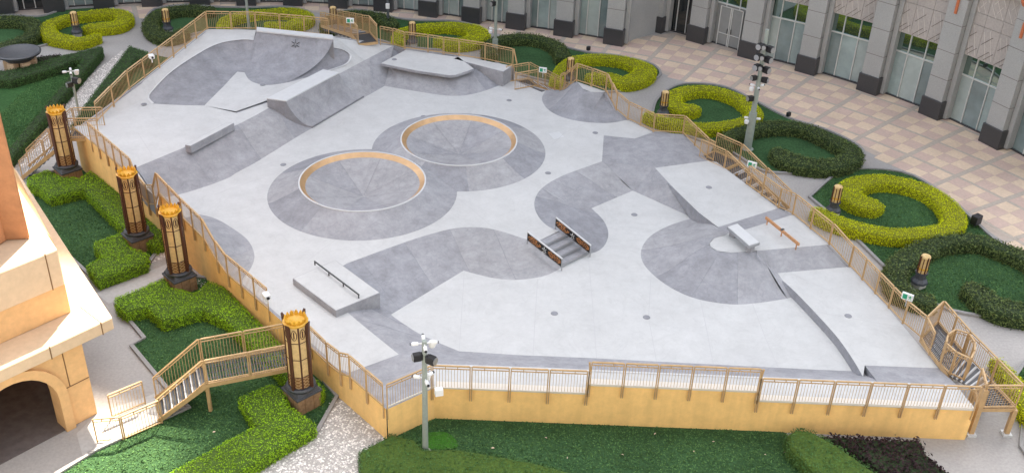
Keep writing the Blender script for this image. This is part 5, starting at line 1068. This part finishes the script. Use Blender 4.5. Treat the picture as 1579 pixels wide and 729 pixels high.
rz = math.atan2(u.y, u.x); cc = c + v * 7
ca = cc + u * 2; pb(MB().box((ca.x, ca.y, 44.8), (84, 12, 67.6), rz), 'tower_body', 'tower_glass')
cb = cc + u * 22; pb(MB().box((cb.x, cb.y, 51.5), (43, 11.9, 81), rz), 'tower_body', 'tower_glass')
for k in range(20): pb(MB().box((ca.x, ca.y, 9.5 + k * 3.4), (84.4, 12.5, 1.1), rz), 'floor_band', 'tower_stone')
for k in range(20, 25): pb(MB().box((cb.x, cb.y, 9.5 + k * 3.4), (43.4, 12.5, 1.1), rz), 'floor_band', 'tower_stone')
# unseen block added behind the viewpoint to cut low sky light on facing slopes
pb(MB().box((0, -14, 24), (130, 16, 48), 0), 'rear_sky_blocker', 'tower_glass')
for k in range(14): pb(MB().box((0, -14, 1.5 + k * 3.4), (130.4, 16.4, .9), 0), 'floor_band', 'tower_stone')  # bands dressing the added block behind the viewpoint
# podium roof behind the facade
roof = [(x - 0, y + 1.6) for x, y in CP]; pb(MB().prism(roof + [(60, 52), (60, 100), (-60, 100), (-60, 70)], 9.6, 9.9), 'roof', 'granite')
pb(MB().prism([(60, 52), (61, 52), (61, 100), (60, 100)], 0, 9.6), 'side_wall', 'granite')

# ================================================================ sandstone building at the lower left
A = Vector((-15.23, 29.62)); d1 = Vector((-.64, -.77)).normalized(); d2 = Vector((-.6, .8)); n1 = Vector((-d1.y, d1.x)) * -1
n1 = Vector((.77, -.64)); n2 = Vector((.8, .6))
ab = tag(empty('arched_building', (A.x, A.y, 0)), 'sandstone building with an arched opening and stepped ledges at the lower left', 'building'); AO = Vector((A.x, A.y, 0))
def ap(mb, name, m): o = mb.build(name, m, ab); o.matrix_parent_inverse = Matrix.Translation(-AO); return o
def arch_wall(s0, s1, sp, H, th=.6, n=16):
    """wall along d1 with a round headed opening between s0 and s1"""
    cx_ = (s0 + s1) / 2; R = (s1 - s0) / 2; arc_ = [(cx_ + R * math.cos(t), sp + R * math.sin(t)) for t in np.linspace(0, math.pi, n)][::-1]
    mb = MB()
    def P(s, z, o): q = A + d1 * s - n1 * o; return (q.x, q.y, z)
    def slab(pts):
        k = len(pts); vs = [P(s, z, 0) for s, z in pts] + [P(s, z, th) for s, z in pts]
        mb.add(vs, [tuple(range(k)), tuple(range(2 * k - 1, k - 1, -1))] + [(i, (i + 1) % k, k + (i + 1) % k, k + i) for i in range(k)])
    slab([(0, 0), (s0, 0), (s0, H), (0, H)]); slab([(s1, 0), (9, 0), (9, H), (s1, H)])
    for (a, z0), (b, z1) in zip(arc_, arc_[1:]): slab([(a, z0), (b, z1), (b, H), (a, H)])
    for s in (s0, s1): pass
    o = ap(mb, 'arch_wall', 'sand_stone'); bm = bmesh.new(); bm.from_mesh(o.data); bmesh.ops.recalc_face_normals(bm, faces=bm.faces); bm.to_mesh(o.data); bm.free()
    # projecting arch moulding
    mb = MB(); prev = None
    line = [(s0, 0)] + arc_ + [(s1, 0)]
    for (a, z0), (b, z1) in zip(line, line[1:]):
        def o_(s, z, k): 
            v_ = Vector((s - cx_, max(z - sp, 0)));  v_ = v_.normalized() if v_.length > 1e-6 else Vector((1, 0)); 
            if z <= sp: v_ = Vector((-1 if s < cx_ else 1, 0))
            return (s + v_.x * k, z + v_.y * k)
        a0, a1 = o_(a, z0, -.02), o_(a, z0, .34); b0, b1 = o_(b, z1, -.02), o_(b, z1, .34)
        vs = [P(*a0, -.14), P(*b0, -.14), P(*b1, -.14), P(*a1, -.14), P(*a0, .02), P(*b0, .02), P(*b1, .02), P(*a1, .02)]
        mb.add(vs, [(0, 1, 2, 3), (4, 7, 6, 5), (0, 4, 5, 1), (3, 2, 6, 7), (0, 3, 7, 4), (1, 5, 6, 2)])
    o = ap(mb, 'arch_moulding', 'sand_stone'); bm = bmesh.new(); bm.from_mesh(o.data); bmesh.ops.recalc_face_normals(bm, faces=bm.faces); bm.to_mesh(o.data); bm.free()
    for s in (.75,):
        q0, q1 = P(s, 1.75, -.004), P(s, H - .02, -.004); ap(MB().bar(q0, q1, .03, .03), 'stone_joint', 'stone_seam')
    ap(MB().bar(P(0.02, 1.75, -.004), P(s0 - .3, 1.75, -.004), .03, .03), 'stone_joint', 'stone_seam')
arch_wall(1.25, 4.35, 1.55, 3.6)
Bc, Dc = A + d1 * 9, A + d2 * 14
ap(MB().prism([tuple(A - n1 * .55 + d2 * .0), tuple(Dc), tuple(Dc - n2 * .5), tuple(A - n1 * .6 - n2 * .5)], 0, 3.6), 'side_wall', 'orange_stone')
ap(MB().prism([tuple(A - n1 * 4.5 - n2 * .5), tuple(Bc - n1 * 4.5), tuple(Bc - n1 * 4.9), tuple(A - n1 * 4.9 - n2 * .5)], 0, 3.6), 'inner_wall', 'orange_stone')
ap(MB().prism([tuple(A - n1 * .0), tuple(Bc), tuple(Bc - n1 * 5), tuple(A - n1 * 5)], 0.001, .012), 'inner_floor', 'dim_floor')
def foot(k0, e1, e2):
    """footprint quad-ish polygon with its corner at k0"""
    k0 = Vector(k0); return [tuple(k0), tuple(k0 + d1 * e1), tuple(k0 + d1 * e1 - n1 * 9), tuple(k0 + d2 * e2 - n2 * 7), tuple(k0 + d2 * e2)]
LK = Vector((-14.278,30.336)); o = bevel(ap(MB().prism(foot(LK, 11, 13.5), 3.42, 3.95), 'ledge', 'cream_stone'), .04, 1)
K2 = Vector((-15.833,30.547)); bevel(ap(MB().prism(foot(K2, 10, 9), 3.952, 5.2), 'lower_block', 'sand_stone'), .03, 1)
K3 = Vector((-15.787,30.452)); bevel(ap(MB().prism(foot(K3, 10, 5.5), 5.202, 6.7), 'upper_block', 'cream_stone'), .05, 1)
for kk, s_, za, zb in ((LK, .45, 3.42, 3.95), (K3, .45, 5.21, 6.7), (LK, 2.4, 3.42, 3.95)):
    q = kk + d1 * s_ + n1 * .004; ap(MB().bar((q.x, q.y, za), (q.x, q.y, zb), .03, .03), 'stone_joint', 'stone_seam')
q0, q1 = LK + d1 * .45, LK + d1 * .45 - n1 * 1.4; ap(MB().bar((q0.x, q0.y, 3.952), (q1.x, q1.y, 3.952), .03, .012), 'stone_joint', 'stone_seam')
TK = Vector((-16.944,31.008)); tw = [tuple(TK), tuple(TK + Vector((-6, -1.3))), tuple(TK + Vector((-9, 4))), tuple(TK + Vector((-3.0, 4.4)))]
bevel(ap(MB().prism(tw, 6.702, 17), 'upper_tower', 'orange_stone'), .06, 1)
q = TK + Vector((-.75, -.165)); bevel(ap(MB().prism([tuple(q), tuple(q + Vector((-3, -.66))), tuple(q + Vector((-3.1, -1.0))), tuple(q + Vector((-.1, -.34)))], 6.71, 9.2), 'buttress', 'orange_stone'), .05, 1)
b0, b1 = Vector((-17.339,33.287)), Vector((-21.107,38.759)); db = (b1 - b0).normalized(); nb = Vector((db.y, -db.x))
prof = [(0.0, 3.96), (0.0, 5.0)] + [(-1.7 + 1.7 * math.cos(t), 5.0 + 1.5 * math.sin(t)) for t in np.linspace(.1, math.pi / 2, 9)] + [(-3.2, 6.5), (-3.2, 3.96)]
vs = [((b0 + nb * r + db * l).x, (b0 + nb * r + db * l).y, z) for l in (0.0, (b1 - b0).length) for r, z in prof]; k9 = len(prof)
o = ap(MB().add(vs, [(i, k9 + i, k9 + i + 1, i + 1) for i in range(k9 - 1)] + [tuple(range(k9)), tuple(range(2 * k9 - 1, k9 - 1, -1))]), 'rounded_parapet', 'sand_stone')
bm = bmesh.new(); bm.from_mesh(o.data); bmesh.ops.recalc_face_normals(bm, faces=bm.faces); bm.to_mesh(o.data); bm.free(); autosmooth(o, 30)

# a few fallen leaves on the front lawn and the left lawn
q = np.array([p for p in [(1.57,29.25,0.07),(7.01,28.85,0.07),(9.63,28.84,0.07),(10.40,28.99,0.07),(4.36,28.52,0.07),(7.81,29.42,0.07),(-0.38,28.58,0.07),(5.66,29.72,0.07),(2.34,28.23,0.07),(-8.84,29.83,0.07),(-8.07,29.09,0.07),(-10.64,28.82,0.07),(-9.10,29.38,0.07),(-8.84,27.73,0.07)]])
V, F = leaf_quads(q, np.tile([0.0, 0.0, 1.0], (len(q), 1)), .13, .4)
tag(stuff(np_mesh('fallen_leaves', V, F, np.zeros(len(F)), ['tile_cream'])), 'few pale fallen leaves scattered on the front lawns', 'leaves')
